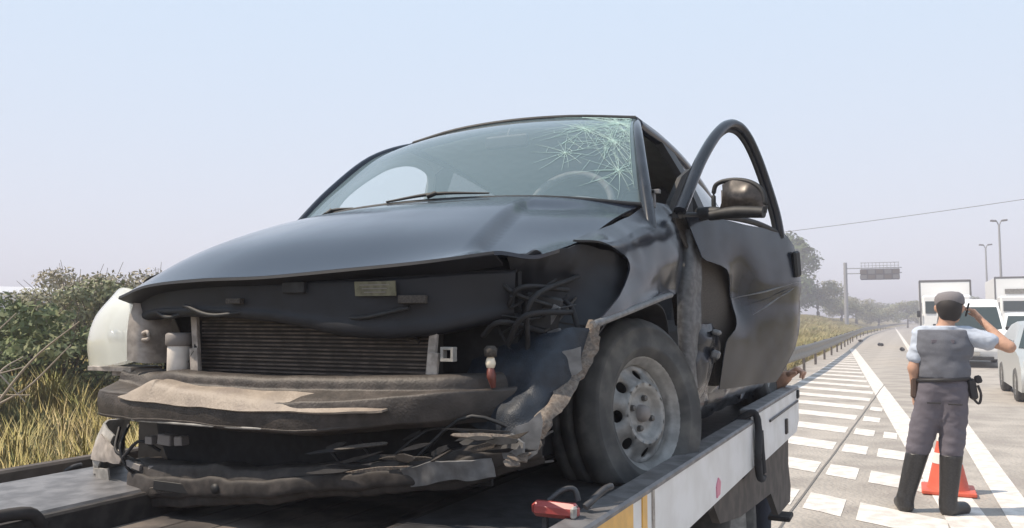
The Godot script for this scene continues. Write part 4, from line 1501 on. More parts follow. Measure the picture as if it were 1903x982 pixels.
# ------------------------------------------------------------------ the truck bed
func make_bed():
	var b := thing("tow_truck_bed", "flat tow truck bed with white side rail and raised wheel tracks, under the crashed car", "truck bed")
	var z0 := -0.3
	var z1 := 5.32
	var zm := -(z0 + z1) * 0.5
	var l := z1 - z0
	var st := S()
	# middle floor of long planks
	for k in 7:
		st = S()
		box(st, Vector3(-1.87 + k * .125, .935, zm), Vector3(.121, .03, l), Basis(), .004)
		part("plank", st, M.deck, b)
	st = S()
	box(st, Vector3(-2.21, .985, zm), Vector3(.46, .07, l), Basis(), .008)
	part("wheel_track", st, M.track, b)
	st = S()
	box(st, Vector3(-.88, .985, zm), Vector3(.44, .07, l), Basis(), .008)
	part("wheel_track", st, M.steel, b)
	for x in [-1.965, -1.11]:
		st = S()
		box(st, Vector3(x, .965, zm), Vector3(.03, .10, l), Basis(), .006)
		part("track_edge", st, M.chassis, b)
	# left side: channel and lip
	st = S()
	box(st, Vector3(-2.475, .955, zm), Vector3(.07, .05, l), Basis(), .006)
	part("side_channel", st, M.chassis, b)
	st = S()
	box(st, Vector3(-2.535, .985, zm), Vector3(.05, .11, l), Basis(), .008)
	part("side_lip", st, M.mudguard, b)
	for k in 9:
		st = S()
		tube(st, [Vector3(-2.48, .985, -.9 - k * .5), Vector3(-2.46, 1.01, -1.0 - k * .5), Vector3(-2.48, .985, -1.1 - k * .5)], .012, 6, 8)
		part("tie_loop", st, M.steel, b)
	st = S()
	tube(st, [Vector3(-1.97, 1.01, -1.20), Vector3(-1.955, 1.035, -1.26), Vector3(-1.95, 1.03, -1.36), Vector3(-1.955, .99, -1.40)], .016, 8, 12)
	part("tie_hook", st, M.chassis, b)
	# right side: white rail in two lengths
	st = S()
	box(st, Vector3(-.632, .965, (0.3 - 3.72) * .5), Vector3(.024, .20, 4.02), Basis(), .005)
	part("side_rail", st, M.rail, b)
	st = S()
	box(st, Vector3(-.652, 1.062, (0.3 - 3.72) * .5), Vector3(.075, .020, 4.02), Basis(), .006)
	part("rail_cap", st, M.track, b)
	st = S()
	plate(st, [Vector2(3.84, .855), Vector2(5.20, .845), Vector2(5.32, .90), Vector2(5.32, 1.085), Vector2(3.80, 1.085), Vector2(3.80, .90)], .026, Transform3D(Basis(Vector3(0, 0, -1), Vector3.UP, Vector3(1, 0, 0)), Vector3(-.617, 0, 0)))
	part("side_rail", st, M.rail, b)
	st = S()
	box(st, Vector3(-.655, 1.094, -4.56), Vector3(.08, .022, 1.52), Basis(), .006)
	part("rail_cap", st, M.track, b)
	st = S()
	box(st, Vector3(-.612, 1.02, -4.7), Vector3(.008, .012, 1.1), Basis(), .002)
	part("rail_groove", st, M.steel, b)
	st = S()
	box(st, Vector3(-.611, .93, -4.72), Vector3(.012, .08, .05), Basis(), .003)
	part("latch", st, M.brownish, b)
	st = S()
	box(st, Vector3(-.611, 1.06, -5.25), Vector3(.012, .05, .06), Basis(), .003)
	part("latch", st, M.trim, b)
	# black strap hanging over the joint of the rails
	st = S()
	tube(st, [Vector3(-.70, 1.05, -3.70), Vector3(-.62, 1.10, -3.73), Vector3(-.597, 1.03, -3.72), Vector3(-.595, .92, -3.68), Vector3(-.60, .83, -3.74), Vector3(-.595, .82, -3.80), Vector3(-.597, .92, -3.78), Vector3(-.60, 1.02, -3.77)], .016, 8, 40, 1.0)
	part("strap", st, M.strap, b)
	# coloured tape and marks on the rail
	for q in [[1.70, 1.98, M.orange_tape], [2.06, 2.10, M.orange_tape], [2.15, 2.17, M.housing]]:
		st = S()
		box(st, Vector3(-.6185, .966, -(q[0] + q[1]) * .5), Vector3(.005, .19, q[1] - q[0]), Basis(), .001)
		part("reflective_tape", st, q[2], b)
	st = S()
	plate(st, [Vector2(-.03, -.03), Vector2(.02, -.025), Vector2(.035, .015), Vector2(.0, .035), Vector2(-.035, .01)], .004, Transform3D(Basis(Vector3(0, 0, -1), Vector3.UP, Vector3(1, 0, 0)), Vector3(-.616, .915, -2.98)))
	part("pink_mark", st, M.pink_mark, b)
	# lamps on little brackets
	for x in [-.712, -2.58]:
		var lamp := Node3D.new()
		lamp.name = "marker_lamp"
		b.add_child(lamp, true)
		lamp.position = Vector3(x, 1.085 if x > -1 else .985, -1.72 if x > -1 else -1.79)
		st = S()
		box(st, Vector3.ZERO, Vector3(.11, .034, .03), Basis(), .010)
		part("lamp_lens", st, M.red, lamp)
		st = S()
		box(st, Vector3(.047, .0, .006), Vector3(.012, .026, .03), Basis(), .004)
		part("lamp_reflector", st, M.pale, lamp)
		st = S()
		box(st, Vector3(-.028, -.045, -.008), Vector3(.012, .06, .012))
		part("lamp_bracket", st, M.steel, lamp)
		st = S()
		box(st, Vector3(.024, -.045, -.008), Vector3(.012, .06, .012))
		part("lamp_bracket", st, M.steel, lamp)
		st = S()
		tube(st, [Vector3(-.03, .01, -.03), Vector3(-.005, .032, -.05), Vector3(.02, .035, -.06), Vector3(.03, .01, -.06)], .007, 6, 10)
		part("chain_hook", st, M.steel, lamp)
		st = S()
		tube(st, [Vector3(.05, .0, -.05), Vector3(.075, .03, -.10), Vector3(.085, .035, -.13)], .008, 6, 8)
		part("chain_hook", st, M.steel, lamp)
	# what carries the bed
	for x in [-1.15, -2.0]:
		st = S()
		box(st, Vector3(x, .80, zm), Vector3(.10, .22, l), Basis(), .01)
		part("chassis_beam", st, M.chassis, b)
	for k in 8:
		st = S()
		box(st, Vector3(-1.57, .87, -.2 - k * .7), Vector3(1.84, .09, .07), Basis(), .006)
		part("cross_member", st, M.chassis, b)
	st = S()
	plate(st, [Vector2(3.05, .86), Vector2(5.16, .86), Vector2(5.14, .66), Vector2(5.22, .52), Vector2(5.18, .44), Vector2(4.70, .46), Vector2(4.45, .62), Vector2(3.6, .68), Vector2(3.2, .74)], .03, Transform3D(Basis(Vector3(0, 0, -1), Vector3.UP, Vector3(1, 0, 0)), Vector3(-.66, 0, 0)))
	part("mudguard", st, M.mudguard, b)
	st = S()
	box(st, Vector3(-.69, .39, -5.0), Vector3(.12, .025, .16), Basis(), .005)
	part("step", st, M.chassis, b)
	for x in [-.84, -2.3]:
		var w := Node3D.new()
		w.name = "truck_wheel"
		b.add_child(w, true)
		w.position = Vector3(x, .44, -4.05)
		var xf := Transform3D(Basis(Vector3(0, 0, 1), -PI / 2 if x > -1 else PI / 2), Vector3.ZERO)
		st = S()
		lathe(st, [Vector2(.26, .07), Vector2(.29, .10), Vector2(.38, .11), Vector2(.425, .09), Vector2(.44, .06), Vector2(.44, -.06), Vector2(.425, -.09), Vector2(.38, -.11), Vector2(.26, -.09)], xf, 40)
		part("tyre", st, M.tyre, w)
		st = S()
		lathe(st, [Vector2(0, .04), Vector2(.09, .04), Vector2(.11, .0), Vector2(.2, -.02), Vector2(.24, .05), Vector2(.265, .08), Vector2(.265, -.08), Vector2(0, -.08)], xf, 32)
		part("rim", st, M.rim, w)
	st = S()
	box(st, Vector3(-1.57, .44, -4.05), Vector3(1.3, .12, .12))
	part("axle", st, M.chassis, b)

# ------------------------------------------------------------------ people
func hand_bones(out: Array, wrist: Vector3, dir: Vector3, palm_n: Vector3, curl: float, thumb_side: float):
	var d := dir.normalized()
	var n := palm_n.normalized()
	var s := d.cross(n).normalized()
	out.append([wrist, wrist + d * .075, .026, .022])
	for k in 4:
		var o := (k - 1.5) * .0195
		var base := wrist + d * (.088 - absf(k - 1.4) * .004) + s * o
		out.append([wrist + d * .03 + s * o * .7, base, .016, .0115])
		var len_: float = [.036, .041, .038, .030][k]
		var d1 := (d * cos(curl) + n * sin(curl)).normalized()
		var d2 := (d * cos(curl * 2.2) + n * sin(curl * 2.2)).normalized()
		out.append([base, base + d1 * len_, .0105, .009])
		out.append([base + d1 * len_, base + d1 * len_ + d2 * len_ * .85, .009, .0072])
	var tb := wrist + d * .025 + s * thumb_side * .022
	var t1 := tb + (d * .6 + s * thumb_side * .75 + n * .25).normalized() * .04
	out.append([tb, t1, .014, .0115])
	out.append([t1, t1 + (d * .85 + s * thumb_side * .3 + n * .4).normalized() * .032, .0115, .009])

func make_officer():
	var p := thing("person", "officer seen from behind in grey vest and trousers, one hand raised to the ear", "person", Vector3(.095, 0, -7.38))
	var hipl := Vector3(.045, .90, 0)
	var kneel := Vector3(-.055, .50, -.03)
	var anl := Vector3(-.165, .095, .02)
	var hipr := Vector3(.195, .90, 0)
	var kneer := Vector3(.175, .50, -.03)
	var anr := Vector3(.135, .095, .02)
	var torso := [[Vector3(.075, .96, 0), Vector3(.18, .96, 0), .108, .108], [Vector3(.09, 1.09, 0), Vector3(.175, 1.09, 0), .098, .098], [Vector3(.06, 1.28, 0), Vector3(.215, 1.28, 0), .104, .104], [Vector3(.02, 1.385, 0), Vector3(.26, 1.385, 0), .062, .062], [Vector3(.135, 1.05, 0), Vector3(.135, 1.32, 0), .115, .115]]
	var legs := [[hipl, kneel, .092, .060], [kneel, anl, .056, .038], [hipr, kneer, .092, .060], [kneer, anr, .056, .038]]
	var feet := [[anl, Vector3(-.165, .045, .03), .042, .042], [Vector3(-.165, .045, .03), Vector3(-.20, .038, -.15), .040, .034], [anr, Vector3(.135, .045, .03), .042, .042], [Vector3(.135, .045, .03), Vector3(.245, .038, -.09), .040, .034]]
	var shl := Vector3(-.02, 1.375, 0)
	var ell := Vector3(-.075, 1.12, .03)
	var wrl := Vector3(-.07, .915, -.02)
	var shr := Vector3(.31, 1.38, 0)
	var elr := Vector3(.585, 1.295, .03)
	var wrr := Vector3(.405, 1.505, -.08)
	var arms := [[shl, ell, .046, .038], [ell, wrl, .039, .026], [shr, elr, .047, .039], [elr, wrr, .040, .026]]
	var head := [[Vector3(.145, 1.40, .01), Vector3(.175, 1.51, .0), .062, .056], [Vector3(.19, 1.60, .012), Vector3(.20, 1.60, -.045), .088, .084], [Vector3(.195, 1.55, .0), Vector3(.225, 1.515, -.075), .065, .042], [Vector3(.235, 1.565, -.125), Vector3(.245, 1.55, -.138), .016, .014], [Vector3(.285, 1.575, -.01), Vector3(.288, 1.60, -.012), .014, .016], [Vector3(.098, 1.575, -.01), Vector3(.095, 1.60, -.01), .014, .016]]
	var bones := torso + legs + feet + arms + head
	var m := flesh(bones, .015, .03)
	var hands := []
	hand_bones(hands, wrl, Vector3(.02, -1, -.1), Vector3(1, 0, 0), .45, 1.0)
	hand_bones(hands, wrr, Vector3(-.55, .75, .05), Vector3(-.7, -.55, .1), .5, -1.0)
	var st := S()
	st.append_from(m, 0, Transform3D())
	st.append_from(flesh(hands, .005, .008), 0, Transform3D())
	put("body", st.commit(), M.skin, p)
	put("trousers", flesh([torso[0], [hipl, kneel, .098, .078], [kneel, anl, .064, .040], [hipr, kneer, .098, .074], [kneer, anr, .064, .040], [Vector3(.08, 1.02, 0), Vector3(.165, 1.02, 0), .11, .11]], .011, .03, .013, .36, 1.045, .013), M.trousers, p)
	put("boot", flesh([[kneel, anl, .068, .044], feet[0], feet[1]], .011, .02, .018, 0.0, .455), M.boot, p)
	put("boot", flesh([[kneer, anr, .068, .044], feet[2], feet[3]], .011, .02, .018, 0.0, .455), M.boot, p)
	put("shirt", flesh([torso[2], torso[3], torso[4], [shl, shl.lerp(ell, .62), .050, .052], [shr, shr.lerp(elr, .52), .056, .060], [Vector3(.14, 1.38, .0), Vector3(.155, 1.445, .0), .075, .068]], .011, .03, .012, 1.02, 1.455, .018), M.shirt, p)
	put("vest", flesh([torso[1], torso[2], torso[4], [Vector3(.05, 1.375, 0), Vector3(.225, 1.375, 0), .080, .080], [Vector3(.085, 1.12, 0), Vector3(.19, 1.12, 0), .104, .104]], .012, .03, .030, 1.045, 1.425, .012), M.vest, p)
	st = S()
	box(st, Vector3(.135, 1.335, .133), Vector3(.16, .03, .01), Basis(), .003)
	part("vest_panel", st, M.trousers, p)
	st = S()
	var ring := []
	for k in 29:
		var a := TAU * k / 28.0
		ring.append(Vector3(.13 + cos(a) * .172, 1.04 + .012 * cos(a), sin(a) * .132))
	tube(st, ring, .024, 8, 0, .7, Vector3.UP)
	part("belt", st, M.belt, p)
	st = S()
	box(st, Vector3(.33, .97, .02), Vector3(.06, .16, .07), Basis(Vector3.FORWARD, -.12), .015)
	box(st, Vector3(.37, 1.045, .02), Vector3(.05, .06, .05), Basis(Vector3.FORWARD, -.3), .012)
	part("holster", st, M.belt, p)
	st = S()
	tube(st, [Vector3(.33, .90, .02), Vector3(.37, .86, .02), Vector3(.385, .93, .03), Vector3(.365, 1.0, .05)], .010, 6, 14)
	part("holster_strap", st, M.belt, p)
	st = S()
	box(st, Vector3(-.075, .97, .02), Vector3(.05, .17, .05), Basis(Vector3.FORWARD, .05), .014)
	part("pouch", st, M.brown_leather, p)
	for q in [[.205, .855], [.06, .86]]:
		st = S()
		box(st, Vector3(q[0], q[1], .120), Vector3(.10, .012, .006), Basis(Vector3.RIGHT, -.12), .002)
		part("pocket_flap", st, M.belt, p)
	put("hair", flesh([[Vector3(.19, 1.605, .02), Vector3(.20, 1.60, -.02), .092, .088], [Vector3(.175, 1.55, .03), Vector3(.21, 1.55, .03), .062, .062]], .009, .02), M.hair, p)
	st = S()
	var cf := Transform3D(Basis(Vector3.RIGHT, -.10) * Basis(Vector3.FORWARD, -.06), Vector3(.197, 1.615, -.005))
	lathe(st, [Vector2(.098, .0), Vector2(.106, .012), Vector2(.107, .045), Vector2(.100, .075), Vector2(.075, .097), Vector2(.035, .106), Vector2(0, .108)], cf, 28)
	tube(st, [cf * Vector3(-.07, .005, -.085), cf * Vector3(0, .0, -.15), cf * Vector3(.07, .005, -.085)], .012, 8, 14, 3.0, Vector3.BACK)
	part("cap", st, M.cap, p)
	st = S()
	box(st, Vector3(.318, 1.58, -.06), Vector3(.012, .11, .055), Basis(Vector3.FORWARD, .25), .006)
	part("phone", st, M.black, p)

func make_kneeling_person():
	var p := thing("person", "person in dark clothes crouching behind the truck bed, bare forearm on its rail", "person", Vector3(-1.0, 0, -5.72))
	# kneels on the road behind the bed, facing it; the right arm lies over the end of the bed
	var torso := [[Vector3(-.06, .50, -.05), Vector3(.06, .50, -.05), .12, .12], [Vector3(-.05, .68, 0), Vector3(.05, .68, 0), .115, .115], [Vector3(-.08, .86, .08), Vector3(.08, .86, .08), .115, .115], [Vector3(-.13, .93, .12), Vector3(.13, .93, .12), .065, .065]]
	var head := [[Vector3(0, .98, .12), Vector3(0, 1.08, .16), .058, .052], [Vector3(0, 1.17, .15), Vector3(0, 1.16, .20), .088, .08], [Vector3(0, 1.12, .19), Vector3(0, 1.07, .235), .06, .04], [Vector3(0, 1.13, .27), Vector3(0, 1.12, .285), .015, .012]]
	var legs := [[Vector3(-.09, .46, -.05), Vector3(-.10, .10, .16), .09, .06], [Vector3(-.10, .09, .16), Vector3(-.10, .07, -.26), .056, .04], [Vector3(.09, .46, -.05), Vector3(.12, .44, .20), .09, .06], [Vector3(.12, .44, .20), Vector3(.12, .09, .20), .056, .04]]
	var feet := [[Vector3(-.10, .06, -.26), Vector3(-.10, .045, -.36), .042, .036], [Vector3(.12, .05, .19), Vector3(.12, .04, .36), .042, .036]]
	var shr := Vector3(.19, .95, .14)
	var elr := Vector3(.165, 1.035, .46)
	var wrr := Vector3(.335, 1.165, .55)
	var shl := Vector3(-.20, .94, .12)
	var ell := Vector3(-.26, .74, .26)
	var wrl := Vector3(-.16, .72, .32)
	var arms := [[shr, elr, .060, .056], [elr, elr.lerp(wrr, .35), .056, .056], [elr.lerp(wrr, .35), wrr, .056, .036], [shl, ell, .05, .042], [ell, wrl, .042, .028]]
	var hands := []
	hand_bones(hands, wrr, Vector3(.75, .5, .1), Vector3(.5, -.8, .2), 1.1, -1.0)
	hand_bones(hands, wrl, Vector3(.9, 0, .2), Vector3(0, -1, 0), .4, 1.0)
	var st := S()
	st.append_from(flesh(torso + head + legs + feet + arms, .016, .03), 0, Transform3D())
	st.append_from(flesh(hands, .006, .008), 0, Transform3D())
	put("body", st.commit(), M.skin, p)
	put("shirt", flesh(torso + [[shr, shr.lerp(elr, .12), .064, .060], [shl, shl.lerp(ell, .6), .06, .056]], .014, .03, .012, .48), M.dark_shirt, p)
	put("trousers", flesh([torso[0]] + legs, .015, .03, .014, .02, .62), M.jeans, p)
	put("shoe", flesh([feet[0]], .012, .02, .012), M.boot, p)
	put("shoe", flesh([feet[1]], .012, .02, .012, .0), M.boot, p)
	put("hair", flesh([[Vector3(0, 1.185, .13), Vector3(0, 1.18, .17), .090, .084]], .01, .02), M.hair, p)

func make_cone():
	var c := thing("traffic_cone", "orange traffic cone with white bands behind the standing officer", "traffic cone", Vector3(.265, .004, -8.3))
	var st := S()
	box(st, Vector3(0, .02, 0), Vector3(.42, .035, .42), Basis(), .008)
	part("cone_base", st, M.cone, c)
	st = S()
	lathe(st, [Vector2(.17, .038), Vector2(.160, .06), Vector2(.118, .25)], Transform3D(), 32)
	lathe(st, [Vector2(.100, .34), Vector2(.078, .44)], Transform3D(), 32)
	lathe(st, [Vector2(.062, .52), Vector2(.032, .68), Vector2(.028, .69), Vector2(.0, .69)], Transform3D(), 32)
	part("cone_body", st, M.cone, c)
	for q in [[.118, .25, .100, .34], [.078, .44, .062, .52]]:
		st = S()
		lathe(st, [Vector2(q[0] + .0025, q[1]), Vector2(q[2] + .0025, q[3])], Transform3D(), 32)
		part("white_band", st, M.cone_white, c)

# ------------------------------------------------------------------ traffic, facing the camera (+z is their front)
func road_wheel(parent: Node3D, at: Vector3, r: float, w: float, side: float):
	var xf := Transform3D(Basis(Vector3(0, 0, 1), -PI / 2 * side), Vector3.ZERO)
	var n := Node3D.new()
	n.name = "wheel"
	parent.add_child(n, true)
	n.position = at
	var st := S()
	lathe(st, [Vector2(r * .62, w * .45), Vector2(r * .9, w * .5), Vector2(r, w * .35), Vector2(r, -w * .35), Vector2(r * .9, -w * .5), Vector2(r * .62, -w * .5)], xf, 28)
	part("tyre", st, M.tyre, n)
	st = S()
	lathe(st, [Vector2(0, w * .4), Vector2(r * .2, w * .4), Vector2(r * .5, w * .2), Vector2(r * .63, w * .46), Vector2(r * .63, -w * .4), Vector2(0, -w * .4)], xf, 24)
	part("rim", st, M.rim, n)

func make_small_vehicle(called: String, label: String, cat: String, at: Vector3, w: float, prof: Array, glass: Array, body: Material, hood_h: float, wr: float, zs: Array, roof_w: float):
	# prof: side outline (z, y) from the front bottom round over the roof; glass: [y0, y1, z0, z1] of the windscreen
	var v := thing(called, label, cat, at)
	var st := S()
	var hw := w * .5
	var rows := []
	for p in prof:
		var t := smoothstep(hood_h, prof_top(prof), p.y)
		var half: float = lerpf(hw, hw * roof_w, t)
		rows.append([Vector3(-half, p.y, p.x), Vector3(-half * .6, p.y + .02 * t, p.x + .05 * (1.0 if p.x > 0 else -1.0)), Vector3(half * .6, p.y + .02 * t, p.x + .05 * (1.0 if p.x > 0 else -1.0)), Vector3(half, p.y, p.x)])
	st.set_smooth_group(0)
	var g := []
	for r in rows:
		var line := []
		for i in 9:
			line.append(spline(r, i / 8.0))
		g.append(line)
	skin(st, g)
	for s in [-1.0, 1.0]:
		var poly := []
		for i in rows.size():
			poly.append(Vector2(prof[i].x, prof[i].y))
		var tr := Geometry2D.triangulate_polygon(PackedVector2Array(poly))
		st.set_smooth_group(-1)
		for i in range(0, tr.size(), 3):
			var q := []
			for e in 3:
				q.append(rows[tr[i + e]][0 if s < 0 else 3])
			tri(st, q[0], q[1], q[2])
	part("body", st, body, v)
	var gt: float = lerpf(1.0, roof_w, smoothstep(hood_h, prof_top(prof), glass[1])) * hw - .07
	var gb: float = lerpf(1.0, roof_w, smoothstep(hood_h, prof_top(prof), glass[0])) * hw - .08
	part("windscreen", patch([[Vector3(-gb, glass[0], glass[2] + .015), Vector3(0, glass[0], glass[2] + .075), Vector3(gb, glass[0], glass[2] + .015)], [Vector3(-gt, glass[1], glass[3] + .015), Vector3(0, glass[1], glass[3] + .075), Vector3(gt, glass[1], glass[3] + .015)]], 8, 3, .006), M.car_glass, v)
	for s in [-1.0, 1.0]:
		var x0: float = s * (lerpf(1.0, roof_w, smoothstep(hood_h, prof_top(prof), glass[0])) * hw + .006)
		var x1: float = s * (lerpf(1.0, roof_w, smoothstep(hood_h, prof_top(prof), glass[1])) * hw + .006)
		st = S()
		quad(st, Vector3(x0, glass[0] + .02, glass[2] - .25), Vector3(x0, glass[0] + .02, glass[2] - 1.9), Vector3(x1, glass[1] - .04, glass[3] - 1.3), Vector3(x1, glass[1] - .04, glass[3] - .15))
		part("side_window", st, M.car_glass, v)
		var f: float = prof[1].x
		st = S()
		box(st, Vector3(s * (hw - .19), hood_h - .20, f + .01), Vector3(.30, .13, .10), Basis(Vector3.UP, s * .3), .04)
		part("headlight", st, M.lamp_glass, v)
		st = S()
		box(st, Vector3(s * (hw + .10), hood_h + .12, glass[2] - .15), Vector3(.18, .13, .08), Basis(), .03)
		part("wing_mirror", st, M.trim, v)
		for z in zs:
			road_wheel(v, Vector3(s * (hw - .07), wr, z), wr, .19, s)
	st = S()
	box(st, Vector3(0, hood_h - .22, prof[1].x + .055), Vector3(w * .42, .11, .05), Basis(), .02)
	part("grille", st, M.trim, v)
	st = S()
	box(st, Vector3(0, .30, prof[1].x + .06), Vector3(w * .6, .12, .05), Basis(), .02)
	part("air_intake", st, M.trim, v)
	st = S()
	box(st, Vector3(0, .45, prof[1].x + .09), Vector3(.38, .12, .02), Basis(), .004)
	part("number_plate", st, M.pale, v)
	return v

func prof_top(prof: Array) -> float:
	var t := 0.0
	for p in prof:
		t = maxf(t, p.y)
	return t

func make_truck(label: String, at: Vector3, w: float, cab_h: float, box_h: float, len_: float, stripe: bool):
	var t := thing("box_truck", label, "truck", at)
	var hw := w * .5
	var st := S()
	box(st, Vector3(0, cab_h * .5 + .30, -.9), Vector3(w * .94, cab_h - .6, 1.8), Basis(), .10)
	part("cab", st, M.white_paint, t)
	st = S()
	box(st, Vector3(0, cab_h - .62, .012), Vector3(w * .82, .62, .03), Basis(Vector3.RIGHT, -.05), .012)
	part("windscreen", st, M.car_glass, t)
	for s in [-1.0, 1.0]:
		st = S()
		box(st, Vector3(s * (w * .47 + .006), cab_h - .65, -.55), Vector3(.02, .55, .75), Basis(), .006)
		part("side_window", st, M.car_glass, t)
		st = S()
		box(st, Vector3(s * (hw + .10), cab_h - .95, .05), Vector3(.16, .34, .10), Basis(), .03)
		part("wing_mirror", st, M.trim, t)
		st = S()
		box(st, Vector3(s * (hw - .32), .78, .02), Vector3(.36, .17, .06), Basis(), .03)
		part("headlight", st, M.lamp_glass, t)
		road_wheel(t, Vector3(s * (hw - .2), .46, -.95), .46, .26, s)
		road_wheel(t, Vector3(s * (hw - .2), .46, -len_ + 1.6), .46, .26, s)
	st = S()
	box(st, Vector3(0, 1.15, .02), Vector3(w * .55, .30, .05), Basis(), .02)
	part("grille", st, M.trim, t)
	st = S()
	box(st, Vector3(0, .52, -.1), Vector3(w * .96, .34, .35), Basis(), .05)
	part("bumper", st, M.pale, t)
	st = S()
	box(st, Vector3(0, (box_h + 1.0) * .5, -1.95 - (len_ - 2.0) * .5), Vector3(w, box_h - 1.0, len_ - 2.0), Basis(), .03)
	part("cargo_box", st, M.white_paint, t)
	st = S()
	box(st, Vector3(0, box_h - .02, -1.96), Vector3(w + .05, .12, .06), Basis(), .015)
	box(st, Vector3(-hw, (box_h + 1.0) * .5, -1.96), Vector3(.09, box_h - 1.0, .06), Basis(), .015)
	box(st, Vector3(hw, (box_h + 1.0) * .5, -1.96), Vector3(.09, box_h - 1.0, .06), Basis(), .015)
	part("box_frame", st, M.sign_frame, t)
	if stripe:
		st = S()
		box(st, Vector3(0, cab_h + .32, -1.90), Vector3(w * .6, .3, .05), Basis(), .01)
		part("roof_panel", st, M.galv, t)
	st = S()
	box(st, Vector3(0, .75, -len_ * .5), Vector3(.9, .2, len_ - .6))
	part("chassis", st, M.chassis, t)

func make_traffic():
	make_small_vehicle("silver_car", "silver car at the edge of the road nearest the officer", "car", Vector3(2.62, 0, -17.2), 1.74,
		[Vector2(.0, .22), Vector2(.04, .40), Vector2(.02, .62), Vector2(-.25, .84), Vector2(-1.0, .97), Vector2(-1.75, 1.40), Vector2(-2.3, 1.47), Vector2(-3.3, 1.40), Vector2(-3.95, 1.0), Vector2(-4.2, .9), Vector2(-4.25, .35), Vector2(-4.1, .22)],
		[.98, 1.38, -1.02, -1.70], M.silver, .95, .31, [-.85, -3.4], .76)
	make_small_vehicle("white_van", "white van behind the officer's raised arm, in front of the box truck", "van", Vector3(1.78, 0, -30.0), 1.9,
		[Vector2(.0, .28), Vector2(.05, .55), Vector2(.0, .95), Vector2(-.35, 1.15), Vector2(-1.1, 2.0), Vector2(-1.5, 2.16), Vector2(-4.8, 2.2), Vector2(-5.0, 2.0), Vector2(-5.05, .5), Vector2(-4.95, .28)],
		[1.22, 1.92, -.44, -1.02], M.white_paint, 1.12, .34, [-.9, -4.0], .86)
	make_small_vehicle("white_pickup", "white pickup beside the silver car, below the tall truck at the right edge", "pickup truck", Vector3(4.25, 0, -37.0), 1.8,
		[Vector2(.0, .35), Vector2(.05, .6), Vector2(.0, 1.05), Vector2(-1.1, 1.2), Vector2(-1.7, 1.72), Vector2(-2.1, 1.78), Vector2(-2.9, 1.75), Vector2(-3.1, 1.2), Vector2(-5.0, 1.15), Vector2(-5.1, .6), Vector2(-5.0, .35)],
		[1.22, 1.66, -1.14, -1.62], M.white_paint, 1.18, .37, [-.95, -4.0], .82)
	make_truck("white box truck with dark edged cargo box, rising behind the officer's head", Vector3(1.72, 0, -47.0), 2.35, 2.75, 3.55, 8.0, false)
	make_truck("tall white truck at the right edge beneath the lamp posts", Vector3(6.2, 0, -58.0), 2.6, 2.95, 4.15, 9.5, true)

